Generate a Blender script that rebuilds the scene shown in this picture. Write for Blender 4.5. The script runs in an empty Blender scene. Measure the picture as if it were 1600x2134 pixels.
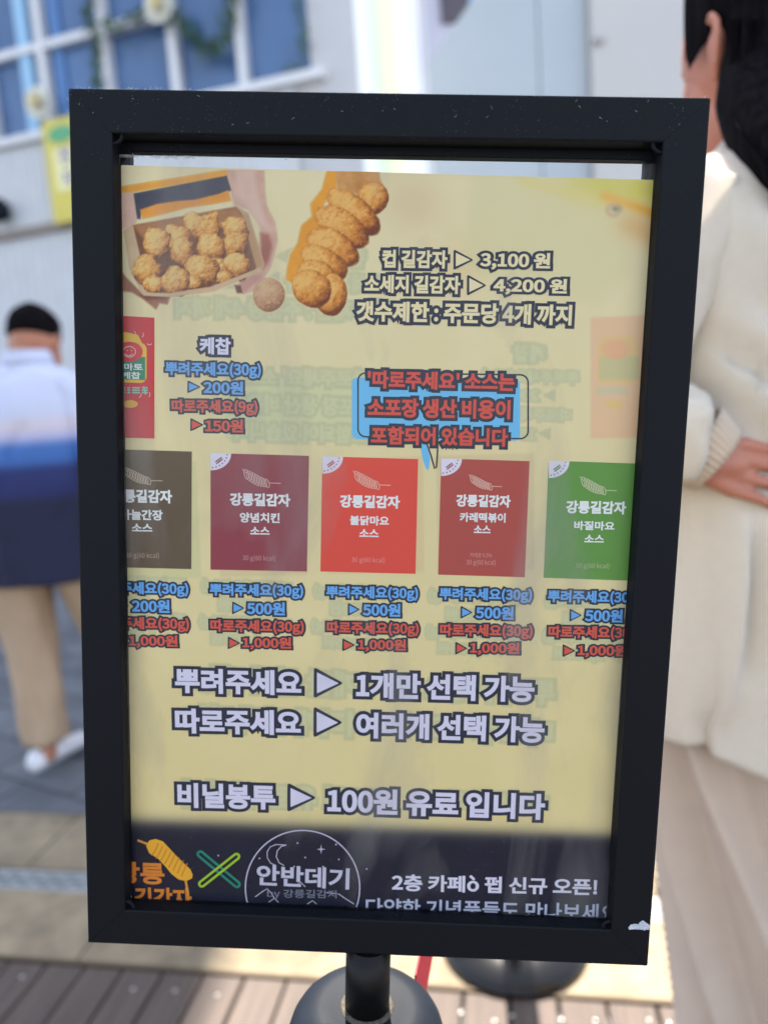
import bpy, bmesh, math, random
import numpy as np
from mathutils import Vector, Matrix

random.seed(7); rng = np.random.default_rng(11)
SC = bpy.context.scene
COL = SC.collection

# ------------------------------------------------------------------ camera, sky, sun, exposure
FPX = 1500.0                                   # focal length of the phone in photograph pixels (1600 x 2134)
_g = np.array([.07, 1, .15]); _g /= np.linalg.norm(_g)      # plumb direction seen by the camera (x right, y down, z ahead)
_Z = -_g; _c = np.array([0, 0, 1.]); _Y = _c - (_c @ _Z) * _Z; _Y /= np.linalg.norm(_Y); _X = np.cross(_Y, _Z)
CM = np.array([_X, _Y, _Z])                    # camera axes -> world
CAM = np.array([0, 0, 1.2])
cd = bpy.data.cameras.new('camera'); camera = bpy.data.objects.new('camera', cd); COL.objects.link(camera)
cd.sensor_fit = 'VERTICAL'; cd.sensor_height = 24; cd.lens = 24 * FPX / 2134
cd.clip_start = .02; cd.clip_end = 400
m4 = Matrix.Identity(4)
for i in range(3):
    m4[i][0] = CM[i, 0]; m4[i][1] = -CM[i, 1]; m4[i][2] = -CM[i, 2]; m4[i][3] = CAM[i]
camera.matrix_world = m4
cd.dof.use_dof = True; cd.dof.focus_distance = .432; cd.dof.aperture_fstop = cd.lens / 7.4
SC.camera = camera

SUN_AZ, SUN_EL = math.atan2(.096, .99), math.radians(60)
W = bpy.data.worlds.new('World'); SC.world = W; W.use_nodes = True
nt = W.node_tree; bg = nt.nodes['Background']; sky = nt.nodes.new('ShaderNodeTexSky')
sky.sky_type = 'NISHITA'; sky.sun_disc = False; sky.sun_elevation = SUN_EL; sky.sun_rotation = SUN_AZ
hs = nt.nodes.new('ShaderNodeHueSaturation'); hs.inputs['Saturation'].default_value = .55; nt.links.new(sky.outputs[0], hs.inputs['Color']); nt.links.new(hs.outputs[0], bg.inputs[0]); bg.inputs[1].default_value = .12
sd = bpy.data.lights.new('sun', 'SUN'); sun = bpy.data.objects.new('sun', sd); COL.objects.link(sun)
sd.energy = 4.5; sd.angle = math.radians(.6); sd.color = (1, .91, .78)
_sv = Vector((math.sin(SUN_AZ) * math.cos(SUN_EL), math.cos(SUN_AZ) * math.cos(SUN_EL), math.sin(SUN_EL)))
sun.rotation_euler = _sv.to_track_quat('Z', 'Y').to_euler()
SC.view_settings.view_transform = 'Standard'; SC.view_settings.look = 'None'
SC.view_settings.exposure = 2.05; SC.view_settings.gamma = 1
SC.render.engine = 'CYCLES'; SC.cycles.max_bounces = 8; SC.cycles.transparent_max_bounces = 12
SC.cycles.caustics_reflective = False; SC.cycles.caustics_refractive = False

# ------------------------------------------------------------------ rays through the measured camera
def ray(px, py): return CM @ np.array([(px - 800) / FPX, (py - 1067) / FPX, 1.])
def gnd(px, py, z=0):
    d = ray(px, py); return CAM + d * (z - CAM[2]) / d[2]
def at(px, py, y):
    d = ray(px, py); return CAM + d * y / d[1]

# the sign's own frame: origin at the middle of its front face, u right, v up, w towards the viewer
_t = np.array([-.0053, .0248, .4328]); _r1 = np.array([.9994, .0281, -.0226]); _r2 = np.array([.026, -.993, -.1137])
_r1 /= np.linalg.norm(_r1); _r2 -= _r1 * (_r1 @ _r2); _r2 /= np.linalg.norm(_r2)
SO = CAM + CM @ _t; SU = CM @ _r1; SV = CM @ _r2; SW = CM @ np.cross(_r1, _r2)
def sg(u, v, w=0): return SO + SU * u + SV * v + SW * w
SIGN_M = Matrix([[SU[i], SV[i], SW[i], SO[i]] for i in range(3)] + [[0, 0, 0, 1]])
def suv(px, py, w=0):
    d = ray(px, py); s = ((SO + w * SW - CAM) @ SW) / (d @ SW); p = CAM + d * s - SO
    return np.array([p @ SU, p @ SV])

# ------------------------------------------------------------------ helpers
GAIN = 1.18
def gain(c): return np.minimum(lin(c) * GAIN, .86)
def lin(c):
    c = np.asarray(c, float) / 255.
    return np.where(c <= .04045, c / 12.92, ((c + .055) / 1.055) ** 2.4)
def tag(o, label=None, cat=None, group=None, kind=None):
    if label: o['label'] = label
    if cat: o['category'] = cat
    if group: o['group'] = group
    if kind: o['kind'] = kind
    return o
def empty(name, loc=(0, 0, 0), label=None, cat=None, group=None):
    o = bpy.data.objects.new(name, None); COL.objects.link(o); o.location = loc; o.empty_display_size = .05
    return tag(o, label, cat, group)
def link(name, me, mat=None, parent=None, loc=None, world=True):
    o = bpy.data.objects.new(name, me); COL.objects.link(o)
    if mat is not None:
        me.materials.clear()
        for m in (mat if isinstance(mat, (list, tuple)) else [mat]): me.materials.append(m)
    if parent is not None:
        o.parent = parent
        if world: o.matrix_parent_inverse = parent_world(parent).inverted()
    if loc is not None: o.location = loc
    return o
def parent_world(p):
    m = p.matrix_basis.copy()
    if p.parent is not None: m = parent_world(p.parent) @ p.matrix_parent_inverse @ m
    return m
def mesh(name, verts, faces, smooth=False):
    me = bpy.data.meshes.new(name); me.from_pydata([tuple(map(float, v)) for v in verts], [], [tuple(map(int, f)) for f in faces]); me.update()
    if smooth: me.polygons.foreach_set('use_smooth', [True] * len(me.polygons))
    return me
def bm_mesh(name, bm, smooth=False):
    me = bpy.data.meshes.new(name); bmesh.ops.recalc_face_normals(bm, faces=bm.faces[:]); bm.to_mesh(me); bm.free()
    if smooth: me.polygons.foreach_set('use_smooth', [True] * len(me.polygons))
    return me
def box(bm, c, s, M=None):
    m = Matrix.Translation(c) @ Matrix.Diagonal((s[0], s[1], s[2], 1))
    if M is not None: m = M @ m
    return bmesh.ops.create_cube(bm, size=1, matrix=m)['verts']
def bevel_all(bm, r, seg=2):
    bmesh.ops.bevel(bm, geom=bm.edges[:], offset=r, segments=seg, affect='EDGES', profile=.5)
def tube(bm, pts, rad, n=12, cap=True):
    pts = [Vector(p) for p in pts]; k = len(pts); rad = [rad] * k if not hasattr(rad, '__len__') else rad
    up = None; rings = []
    for i in range(k):
        d = (pts[min(i + 1, k - 1)] - pts[max(i - 1, 0)]).normalized()
        if up is None: up = d.orthogonal().normalized()
        up = (up - d * up.dot(d)).normalized(); sd_ = d.cross(up)
        rings.append([bm.verts.new(pts[i] + (up * math.cos(a) + sd_ * math.sin(a)) * rad[i]) for a in [2 * math.pi * j / n for j in range(n)]])
    for a, b in zip(rings, rings[1:]):
        for j in range(n): bm.faces.new((a[j], a[(j + 1) % n], b[(j + 1) % n], b[j]))
    if cap: bm.faces.new(rings[0][::-1]); bm.faces.new(rings[-1])
def lathe(bm, prof, M=None, n=48):
    M = M or Matrix.Identity(4); rings = []
    for r, z in prof: rings.append([bm.verts.new(M @ Vector((r * math.cos(2 * math.pi * j / n), r * math.sin(2 * math.pi * j / n), z))) for j in range(n)])
    for a, b in zip(rings, rings[1:]):
        for j in range(n): bm.faces.new((a[j], a[(j + 1) % n], b[(j + 1) % n], b[j]))
    bm.faces.new(rings[0][::-1]); bm.faces.new(rings[-1])
def loft(rings, cap=True):
    n = len(rings[0]); v = [p for r in rings for p in r]; f = []
    for i in range(len(rings) - 1):
        for j in range(n): f.append((i * n + j, i * n + (j + 1) % n, (i + 1) * n + (j + 1) % n, (i + 1) * n + j))
    if cap: f.append(tuple(range(n))[::-1]); f.append(tuple(range((len(rings) - 1) * n, len(rings) * n)))
    return v, f
def prism(bm, pts, back):
    """closed solid from a planar outline and a thickness vector"""
    a = [bm.verts.new(Vector(p)) for p in pts]; b = [bm.verts.new(Vector(p) + Vector(back)) for p in pts]; n = len(a)
    bm.faces.new(a); bm.faces.new(b[::-1])
    for i in range(n): bm.faces.new((a[i], b[i], b[(i + 1) % n], a[(i + 1) % n]))

# ------------------------------------------------------------------ materials
def mat(name, col=(.5, .5, .5), rough=.6, metal=0, spec=.5, noise=0, nscale=8, bump=0, bscale=200, srgb=True, trans=0, coords='Object', stretch=(1, 1, 1)):
    m = bpy.data.materials.new(name); m.use_nodes = True; t = m.node_tree; p = t.nodes['Principled BSDF']
    c = lin(col) if srgb else np.array(col, float)
    p.inputs['Base Color'].default_value = (*c, 1); p.inputs['Roughness'].default_value = rough; p.inputs['Metallic'].default_value = metal
    p.inputs['Specular IOR Level'].default_value = spec
    tc = t.nodes.new('ShaderNodeTexCoord'); mp = t.nodes.new('ShaderNodeMapping'); mp.inputs['Scale'].default_value = stretch
    t.links.new(tc.outputs[coords], mp.inputs[0])
    if noise:
        n = t.nodes.new('ShaderNodeTexNoise'); n.inputs['Scale'].default_value = nscale; n.inputs['Detail'].default_value = 6; t.links.new(mp.outputs[0], n.inputs['Vector'])
        r = t.nodes.new('ShaderNodeValToRGB'); r.color_ramp.elements[0].position = .3; r.color_ramp.elements[1].position = .7
        r.color_ramp.elements[0].color = (*(c * (1 - noise)), 1); r.color_ramp.elements[1].color = (*np.minimum(c * (1 + noise), 1), 1)
        t.links.new(n.outputs['Fac'], r.inputs[0]); t.links.new(r.outputs[0], p.inputs['Base Color'])
    if bump:
        n2 = t.nodes.new('ShaderNodeTexNoise'); n2.inputs['Scale'].default_value = bscale; n2.inputs['Detail'].default_value = 4; t.links.new(mp.outputs[0], n2.inputs['Vector'])
        b = t.nodes.new('ShaderNodeBump'); b.inputs['Strength'].default_value = bump; b.inputs['Distance'].default_value = .002
        t.links.new(n2.outputs['Fac'], b.inputs['Height']); t.links.new(b.outputs[0], p.inputs['Normal'])
    if trans:
        o = t.nodes['Material Output']; tr = t.nodes.new('ShaderNodeBsdfTranslucent'); tr.inputs[0].default_value = (*c, 1)
        mx = t.nodes.new('ShaderNodeMixShader'); mx.inputs[0].default_value = trans
        t.links.new(p.outputs[0], mx.inputs[1]); t.links.new(tr.outputs[0], mx.inputs[2]); t.links.new(mx.outputs[0], o.inputs[0])
    return m
def ink(name, col, rough=.55): return mat(name, gain(col), rough, spec=.3, srgb=False)
def attr_mat(name, rough=.55, trans=0):
    m = mat(name, (200, 190, 150), rough, spec=.3, trans=trans); t = m.node_tree
    a = t.nodes.new('ShaderNodeAttribute'); a.attribute_name = 'print'
    t.links.new(a.outputs['Color'], t.nodes['Principled BSDF'].inputs['Base Color'])
    for n in t.nodes:
        if n.type == 'BSDF_TRANSLUCENT': t.links.new(a.outputs['Color'], n.inputs[0])
    return m

def frame_mat():
    m = mat('powder_coated_steel', (9, 13, 20), .6, spec=.16, bump=.12, bscale=900); t = m.node_tree; p = t.nodes['Principled BSDF']
    tc = t.nodes.new('ShaderNodeTexCoord')
    vo = t.nodes.new('ShaderNodeTexVoronoi'); vo.inputs['Scale'].default_value = 700; mp = t.nodes.new('ShaderNodeMapping'); mp.inputs['Scale'].default_value = (1, .55, 1)
    mp.inputs['Rotation'].default_value = (0, 0, .5)
    t.links.new(tc.outputs['Object'], mp.inputs[0]); t.links.new(mp.outputs[0], vo.inputs['Vector'])
    lt = t.nodes.new('ShaderNodeMath'); lt.operation = 'LESS_THAN'; lt.inputs[1].default_value = .11; t.links.new(vo.outputs['Distance'], lt.inputs[0])
    no = t.nodes.new('ShaderNodeTexNoise'); no.inputs['Scale'].default_value = 60; no.inputs['Detail'].default_value = 5; t.links.new(tc.outputs['Object'], no.inputs['Vector'])
    sx = t.nodes.new('ShaderNodeSeparateXYZ'); t.links.new(tc.outputs['Object'], sx.inputs[0])
    mr = t.nodes.new('ShaderNodeMapRange'); mr.inputs[1].default_value = .16; mr.inputs[2].default_value = .26; mr.inputs[3].default_value = .0; mr.inputs[4].default_value = .28
    t.links.new(sx.outputs[1], mr.inputs[0])
    ad = t.nodes.new('ShaderNodeMath'); ad.operation = 'ADD'; t.links.new(no.outputs['Fac'], ad.inputs[0]); t.links.new(mr.outputs[0], ad.inputs[1])
    gt = t.nodes.new('ShaderNodeMapRange'); gt.inputs[1].default_value = .68; gt.inputs[2].default_value = .95; t.links.new(ad.outputs[0], gt.inputs[0])
    mu = t.nodes.new('ShaderNodeMath'); mu.operation = 'MULTIPLY'; t.links.new(lt.outputs[0], mu.inputs[0]); t.links.new(gt.outputs[0], mu.inputs[1])
    mx = t.nodes.new('ShaderNodeMix'); mx.data_type = 'RGBA'; mx.inputs[6].default_value = (*lin((9, 13, 20)), 1); mx.inputs[7].default_value = (*lin((105, 112, 124)), 1)
    t.links.new(mu.outputs[0], mx.inputs[0]); t.links.new(mx.outputs[2], p.inputs['Base Color'])
    return m
M_STEEL = frame_mat()
M_PLASTIC = mat('black_plastic', (22, 28, 38), .6, spec=.16, noise=.12, nscale=40, bump=.03, bscale=500)
M_POLE = mat('black_pole', (9, 9, 11), .45, spec=.25, bump=.05, bscale=600)

# ------------------------------------------------------------------ THE SETTING: ground in strips, parallel to the edge of the deck
GA = math.radians(-9.8)
GE = np.array([math.cos(GA), math.sin(GA), 0]); GN = np.array([-math.sin(GA), math.cos(GA), 0])
GM = Matrix([[GE[i], GN[i], (0, 0, 1)[i], 0] for i in range(3)] + [[0, 0, 0, 1]])
def strip(name, e0, e1, n0, n1, z, m, thick=None):
    bm = bmesh.new()
    if thick: box(bm, ((e0 + e1) / 2, (n0 + n1) / 2, z - thick / 2), (e1 - e0, n1 - n0, thick), GM)
    else:
        f = bm.faces.new([bm.verts.new(GM @ Vector(p)) for p in ((e0, n0, z), (e1, n0, z), (e1, n1, z), (e0, n1, z))])
    o = link(name, bm_mesh(name, bm), m); return tag(o, kind='structure')
def rot_coords(m, ang):
    for n in m.node_tree.nodes:
        if n.type == 'MAPPING': n.inputs['Rotation'].default_value = (0, 0, ang)

def paver_mat():
    m = mat('grey_pavers', (92, 94, 98), .85, bump=.3, bscale=120); t = m.node_tree; p = t.nodes['Principled BSDF']
    tc = t.nodes.new('ShaderNodeTexCoord'); mp = t.nodes.new('ShaderNodeMapping'); mp.inputs['Rotation'].default_value = (0, 0, -GA + .35)
    t.links.new(tc.outputs['Object'], mp.inputs[0])
    b = t.nodes.new('ShaderNodeTexBrick'); b.inputs['Scale'].default_value = 1.0; b.inputs['Brick Width'].default_value = .42; b.inputs['Row Height'].default_value = .2
    b.inputs['Mortar Size'].default_value = .006; b.inputs['Color1'].default_value = (*lin((104, 108, 114)), 1); b.inputs['Color2'].default_value = (*lin((86, 90, 97)), 1)
    b.inputs['Mortar'].default_value = (*lin((48, 50, 54)), 1); t.links.new(mp.outputs[0], b.inputs['Vector'])
    n = t.nodes.new('ShaderNodeTexNoise'); n.inputs['Scale'].default_value = 5; n.inputs['Detail'].default_value = 8; t.links.new(tc.outputs['Object'], n.inputs['Vector'])
    mr = t.nodes.new('ShaderNodeMapRange'); mr.inputs[1].default_value = .3; mr.inputs[2].default_value = .7; mr.inputs[3].default_value = .75; mr.inputs[4].default_value = 1.2; t.links.new(n.outputs['Fac'], mr.inputs[0])
    mx = t.nodes.new('ShaderNodeMix'); mx.data_type = 'RGBA'; mx.blend_type = 'MULTIPLY'; mx.inputs[0].default_value = 1
    t.links.new(b.outputs['Color'], mx.inputs[6]); t.links.new(mr.outputs[0], mx.inputs[7]); t.links.new(mx.outputs[2], p.inputs['Base Color'])
    return m
def stone_mat():
    m = mat('granite_slabs', (137, 124, 102), .85, noise=.16, nscale=16, bump=.35, bscale=70); t = m.node_tree; p = t.nodes['Principled BSDF']
    base = p.inputs['Base Color'].links[0].from_socket
    tc = t.nodes.new('ShaderNodeTexCoord'); n = t.nodes.new('ShaderNodeTexNoise'); n.inputs['Scale'].default_value = 3.2; n.inputs['Detail'].default_value = 7; n.inputs['Roughness'].default_value = .7
    t.links.new(tc.outputs['Object'], n.inputs['Vector'])
    r = t.nodes.new('ShaderNodeMapRange'); r.inputs[1].default_value = .35; r.inputs[2].default_value = .6; r.inputs[3].default_value = .55; r.inputs[4].default_value = 1.08; t.links.new(n.outputs['Fac'], r.inputs[0])
    mx = t.nodes.new('ShaderNodeMix'); mx.data_type = 'RGBA'; mx.blend_type = 'MULTIPLY'; mx.inputs[0].default_value = 1
    t.links.new(base, mx.inputs[6]); t.links.new(r.outputs[0], mx.inputs[7]); t.links.new(mx.outputs[2], p.inputs['Base Color'])
    return m
M_STONE = stone_mat()
M_PAVER = paver_mat()
M_DARKGAP = mat('kerb_joint', (40, 40, 40), .9, noise=.3, nscale=30)
strip('ground', -45, 45, -12, 60, -.024, M_PAVER)
strip('kerb_joint', -12, 12, 1.893, 1.925, -.018, M_DARKGAP)
for i, (e0, e1) in enumerate([(-6, -3.1), (-3.094, -1.36), (-1.354, .31), (.316, 2.2), (2.206, 6)]):
    strip('stone_kerb', e0, e1, 1.632, 1.892, 0, M_STONE, .1)
    strip('stone_strip', e0 + .35, e1 + .35, 1.322, 1.545, 0, M_STONE, .1)
# deck: boards running away from the viewer, each with fine grooves
def deck_mat():
    m = mat('brown_deck', (150, 124, 108), .62, spec=.4); t = m.node_tree; p = t.nodes['Principled BSDF']
    tc = t.nodes.new('ShaderNodeTexCoord'); mp = t.nodes.new('ShaderNodeMapping'); mp.inputs['Rotation'].default_value = (0, 0, -GA); t.links.new(tc.outputs['Object'], mp.inputs[0])
    mp2 = t.nodes.new('ShaderNodeMapping'); mp2.inputs['Scale'].default_value = (30, 1.5, 1); t.links.new(mp.outputs[0], mp2.inputs[0])
    n = t.nodes.new('ShaderNodeTexNoise'); n.inputs['Scale'].default_value = 2.5; n.inputs['Detail'].default_value = 8; t.links.new(mp2.outputs[0], n.inputs['Vector'])
    r = t.nodes.new('ShaderNodeValToRGB'); r.color_ramp.elements[0].position = .3; r.color_ramp.elements[1].position = .72
    r.color_ramp.elements[0].color = (*lin((66, 57, 53)), 1); r.color_ramp.elements[1].color = (*lin((90, 77, 70)), 1)
    t.links.new(n.outputs['Fac'], r.inputs[0]); t.links.new(r.outputs[0], p.inputs['Base Color'])
    wv = t.nodes.new('ShaderNodeTexWave'); wv.inputs['Scale'].default_value = 38; t.links.new(mp.outputs[0], wv.inputs['Vector'])
    b = t.nodes.new('ShaderNodeBump'); b.inputs['Strength'].default_value = .5; b.inputs['Distance'].default_value = .002; t.links.new(wv.outputs['Fac'], b.inputs['Height']); t.links.new(b.outputs[0], p.inputs['Normal'])
    return m
deck = empty('wooden_deck', (0, 0, 0)); tag(deck, kind='structure')
M_DECK = deck_mat()
bm = bmesh.new(); BW = .094
for k in range(-30, 31):
    vs = box(bm, (k * BW + .01, -1.192, -.012), (BW - .006, 5.0, .024), GM)
bevel_all(bm, .0025, 1)
link('board_panel', bm_mesh('deck_boards', bm), M_DECK, deck)
bm = bmesh.new(); box(bm, (0, 1.3160, -.006), (5.7, .0095, .018), GM)
link('edge_trim', bm_mesh('deck_edge', bm), mat('tan_edge', (78, 66, 50), .8, noise=.2, nscale=20), deck)
M_SCREW = mat('screw_steel', (170, 168, 165), .28, metal=1)
bm = bmesh.new(); lathe(bm, [(.0048, 0), (.0046, .0012), (.0032, .0026), (.001, .0031)], n=16); screw = bm_mesh('screw', bm, True); screw.materials.append(M_SCREW)
spots = [(47, 2036), (278, 2062), (365, 2065), (452, 2075), (960, 2111), (1030, 2129), (1066, 2117), (1170, 2126), (1240, 2128), (1352, 2127), (1394, 2133)]
for px, py in spots:
    o = bpy.data.objects.new('screw', screw); COL.objects.link(o); o.parent = deck; o.location = gnd(px, py, .0002)
# drain with grating slots
bm = bmesh.new()
box(bm, (0, 1.588, -.012), (12, .08, .016), GM)
drain_o = tag(empty('drain_channel', (0, 0, 0)), kind='structure')
link('drain_rim', bm_mesh('drain_rim', bm), mat('galvanised_steel', (142, 147, 148), .55, metal=.2, noise=.15, nscale=12), drain_o)
bm = bmesh.new()
for k in range(-70, 70): box(bm, (k * .056, 1.588, -.0036), (.04, .012, .001), GM); box(bm, (k * .056 + .028, 1.605, -.0036), (.04, .012, .001), GM); box(bm, (k * .056 + .028, 1.571, -.0036), (.04, .012, .001), GM)
link('grate_slots', bm_mesh('grate_slots', bm), mat('dark_slots', (98, 106, 110), .8), drain_o)

# ------------------------------------------------------------------ building with the cafe windows
FO = np.array([.03, 6.4, 0]); FL = np.array([-.951, .309, 0]); FN = np.array([-.309, -.951, 0])
FM = Matrix([[FL[i], -FN[i], (0, 0, 1)[i], FO[i]] for i in range(3)] + [[0, 0, 0, 1]])     # s to the left, depth, z
def fbox(bm, s0, s1, d0, d1, z0, z1): box(bm, ((s0 + s1) / 2, (d0 + d1) / 2, (z0 + z1) / 2), (abs(s1 - s0), abs(d1 - d0), abs(z1 - z0)), FM)
def fpt(px, py, d=0):
    n = np.array(FN); o = FO - n * d; r = ray(px, py); s = ((o - CAM) @ n) / (r @ n); p = CAM + r * s - FO
    return p @ FL, p[2]
M_WALL = mat('white_render', (188, 188, 192), .8, noise=.04, nscale=3)
M_WHITE = mat('white_paint', (214, 214, 218), .5)
M_GLASS = mat('painted_sky_glass', (74, 104, 146), .08, spec=.5, noise=.28, nscale=1.3)  # blue base and mottling imitate reflected sky and clouds
M_CORR = mat('corrugated_white', (196, 198, 203), .45, noise=.04, nscale=6)
bld = empty('cafe_building', tuple(FO), 'white two tone cafe building with tall blue windows above ribbed white panels', 'building')
bm = bmesh.new()
def foot(bm, P, z0, z1): prism(bm, [FM @ Vector((s, d, z0)) for s, d in P], (0, 0, z1 - z0))
foot(bm, [(0, .1), (9, .1), (9, 4), (.853, 3.89)], 0, 4.0); foot(bm, [(0, .1), (.436, .1), (.436, 2.0)], 4.0, 6.6); foot(bm, [(0, .1), (9, .1), (9, 4), (.853, 3.89)], 6.6, 13)  # unseen top raised and back skewed to set where its shadow falls
fbox(bm, .8, 9, 3, 4, 4.0, 6.6); fbox(bm, 8.6, 9, .1, 3, 4.0, 6.6)
link('wall', bm_mesh('wall', bm), M_WALL, bld)
bm = bmesh.new(); fbox(bm, .436, 8.6, .2, .24, 4.0, 6.6)
link('window_glass', bm_mesh('window_glass', bm), M_GLASS, bld)
MUL = [8.0, 7.3, 6.6, 5.9, 5.2, 4.55, 3.87, 3.19, 2.48, 1.76, 1.085]
for s in MUL:
    bm = bmesh.new(); fbox(bm, s - .039, s + .039, .1, .199, 4.0, 6.6); link('mullion', bm_mesh('mullion', bm), M_WHITE, bld)
ss = [.436] + sorted(MUL) + [8.6]
for a, b in zip(sorted(MUL)[1:], (sorted(MUL) + [8.6])[2:]):
    bm = bmesh.new(); fbox(bm, a + .04, b - .04, .108, .199, 4.77, 4.84); link('transom', bm_mesh('transom', bm), M_WHITE, bld)
bm = bmesh.new(); fbox(bm, .30, 8.6, 0, .099, 3.95, 4.02); link('sill', bm_mesh('sill', bm), M_WHITE, bld)
bm = bmesh.new(); fbox(bm, 3.33, 3.46, .13, .198, 4.03, 6.5); link('window_blind', bm_mesh('blind', bm), mat('pale_blue_blind', (150, 190, 222), .6), bld)
bm = bmesh.new(); fbox(bm, 2.98, 3.09, .17, .198, 4.03, 6.5); link('window_blind', bm_mesh('blind2', bm), mat('blue_blind', (88, 128, 182), .6), bld)
def corrugated(s0, s1, z0, z1, d, pitch, depth):
    n = int((s1 - s0) / pitch); pr = []
    for k in range(n):
        s = s0 + k * pitch
        pr += [(s, d), (s + pitch * .45, d), (s + pitch * .55, d - depth), (s + pitch * .9, d - depth)]
    pr.append((s1, d)); bm = bmesh.new()
    a = [bm.verts.new(FM @ Vector((s, q, z0))) for s, q in pr]; b = [bm.verts.new(FM @ Vector((s, q, z1))) for s, q in pr]
    for i in range(len(pr) - 1): bm.faces.new((a[i], a[i + 1], b[i + 1], b[i]))
    return bm
link('ribbed_fascia', bm_mesh('fascia', corrugated(.6, 8.6, 3.19, 3.94, .07, .085, .012)), M_CORR, bld)
link('roller_shutter', bm_mesh('shutter', corrugated(.6, 8.6, .02, 3.1, .09, .11, .018)), M_CORR, bld)
bm = bmesh.new(); fbox(bm, .6, 8.6, .03, .098, 3.105, 3.185); link('shutter_head', bm_mesh('head', bm), mat('taupe_rail', (132, 122, 116), .6), bld)
# round dark fixture
s, z = fpt(4, 440)
bm = bmesh.new(); lathe(bm, [(.03, 0), (.05, .02), (.10, .05), (.12, .1), (.11, .16), (.06, .2), (.01, .21)], Matrix.Translation(Vector(FM @ Vector((s, .06, z)))) @ Matrix([[FL[i], (0, 0, 1)[i], FN[i], 0] for i in range(3)] + [[0, 0, 0, 1]]), 24)
tag(link('wall_lamp', bm_mesh('wall_lamp', bm, True), M_PLASTIC), 'small dark round fixture on the ribbed white fascia', 'wall lamp')
# yellow banner board on the fascia
ban = empty('shop_sign', tuple(FM @ Vector((2.9, 0, 3.2))), 'narrow yellow vertical shop sign with green top on ribbed white wall', 'sign')
bm = bmesh.new(); fbox(bm, 2.72, 3.15, -.05, .05, 3.14, 4.06); link('board', bm_mesh('board', bm), mat('yellow_board', (206, 192, 92), .6, noise=.05, nscale=4), ban)
def fellipse(sc, zc, rs, rz, d, n=28):
    bm = bmesh.new(); prism(bm, [FM @ Vector((sc + rs * math.cos(2 * math.pi * i / n), d, zc + rz * math.sin(2 * math.pi * i / n))) for i in range(n)], -FN * .004); return bm
link('emblem', bm_mesh('emblem', fellipse(2.94, 3.92, .15, .075, -.056)), mat('green_print', (92, 165, 120), .6), ban)
bm = bmesh.new(); fbox(bm, 2.78, 3.06, -.054, -.0505, 3.42, 3.80); link('panel', bm_mesh('panel', bm), mat('pale_yellow_print', (232, 226, 170), .6), ban)

# ------------------------------------------------------------------ text (Blender's built-in font and its fallback fonts), flattened to a printed film
_TC = {}
try: FONT = bpy.data.fonts.load(bpy.utils.system_resource('DATAFILES', path='fonts') + '/Noto Sans CJK Regular.woff2')
except Exception: FONT = None
FK = .35 if FONT else 1.0          # the CJK face comes in at a smaller em
def glyphs(s, bev, res=0):
    k = (s, round(bev, 4), res)
    if k not in _TC:
        c = bpy.data.curves.new('t', 'FONT'); c.body = s; c.font = FONT or c.font; c.bevel_depth = bev * FK; c.bevel_resolution = res; c.fill_mode = 'FRONT'; c.resolution_u = 5
        o = bpy.data.objects.new('t', c); COL.objects.link(o)
        dg = bpy.context.evaluated_depsgraph_get(); me = bpy.data.meshes.new_from_object(o.evaluated_get(dg))
        v = np.zeros(len(me.vertices) * 3); me.vertices.foreach_get('co', v); v = v.reshape(-1, 3)
        f = [tuple(p.vertices) for p in me.polygons]
        bpy.data.objects.remove(o); bpy.data.curves.remove(c); bpy.data.meshes.remove(me)
        v = v / FK
        if bev: v[:, 2] = v[:, 2] / bev
        _TC[k] = (v, f)
    return _TC[k]
for o_, (txt_, zc_) in enumerate((('전', 3.72), ('지', 3.52))):
    v, f = glyphs(txt_, .02); lo, hi = v.min(0), v.max(0); sc_ = .15 / (hi[1] - lo[1])
    P = [FM @ Vector((2.93 - (x - (lo[0] + hi[0]) / 2) * sc_, -.057 - z * .0006, zc_ + (y - (lo[1] + hi[1]) / 2) * sc_)) for x, y, z in v]
    link('lettering', mesh('lettering', P, f), mat('violet_print', (108, 100, 178), .6), ban)

# ------------------------------------------------------------------ garlands and flowers on the window frames
M_LEAF = mat('ivy_leaf', (62, 92, 52), .6, noise=.5, nscale=30)
def garland(pts, label, dens=260, rad=.05):
    P = [Vector(p) for p in pts]; V, F = [], []
    seg = [(a, b, (b - a).length) for a, b in zip(P, P[1:])]
    for a, b, L in seg:
        for k in range(int(L * dens)):
            c = a.lerp(b, random.random()) + Vector((random.gauss(0, rad), random.gauss(0, rad * .5), random.gauss(0, rad)))
            d = Vector((random.gauss(0, 1), random.gauss(0, 1), random.gauss(0, 1))).normalized(); e = d.orthogonal().normalized()
            L1, L2 = random.uniform(.022, .04), random.uniform(.012, .022); i = len(V)
            V += [c - d * L1, c + e * L2, c + d * L1, c - e * L2]; F.append((i, i + 1, i + 2, i + 3))
    o = link('leaf_garland', mesh('garland', V, F), M_LEAF); tag(o, label, 'garland', 'leaf garlands on the cafe windows')
    bm = bmesh.new(); tube(bm, P, .006, 6); link('stem', bm_mesh('stem', bm), M_LEAF, o)
def fw(px, py, d=.04): s, z = fpt(px, py, d); return FM @ Vector((s, d, z))
garland([fw(180, -60), fw(186, 40), fw(193, 60), fw(200, 120), fw(208, 190)], 'leafy green garland hanging straight down a white mullion', 160, .035)
garland([fw(215, 52), fw(250, 50), fw(285, 38), fw(325, 12)], 'short leafy garland lying along the white transom bar', 150, .03)
garland([fw(352, 25), fw(375, 38), fw(400, 75), fw(425, 98), fw(455, 104), fw(470, 80), fw(478, 20), fw(484, -60)], 'drooping swag of green leaves between two white mullions', 260, .04)
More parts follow.
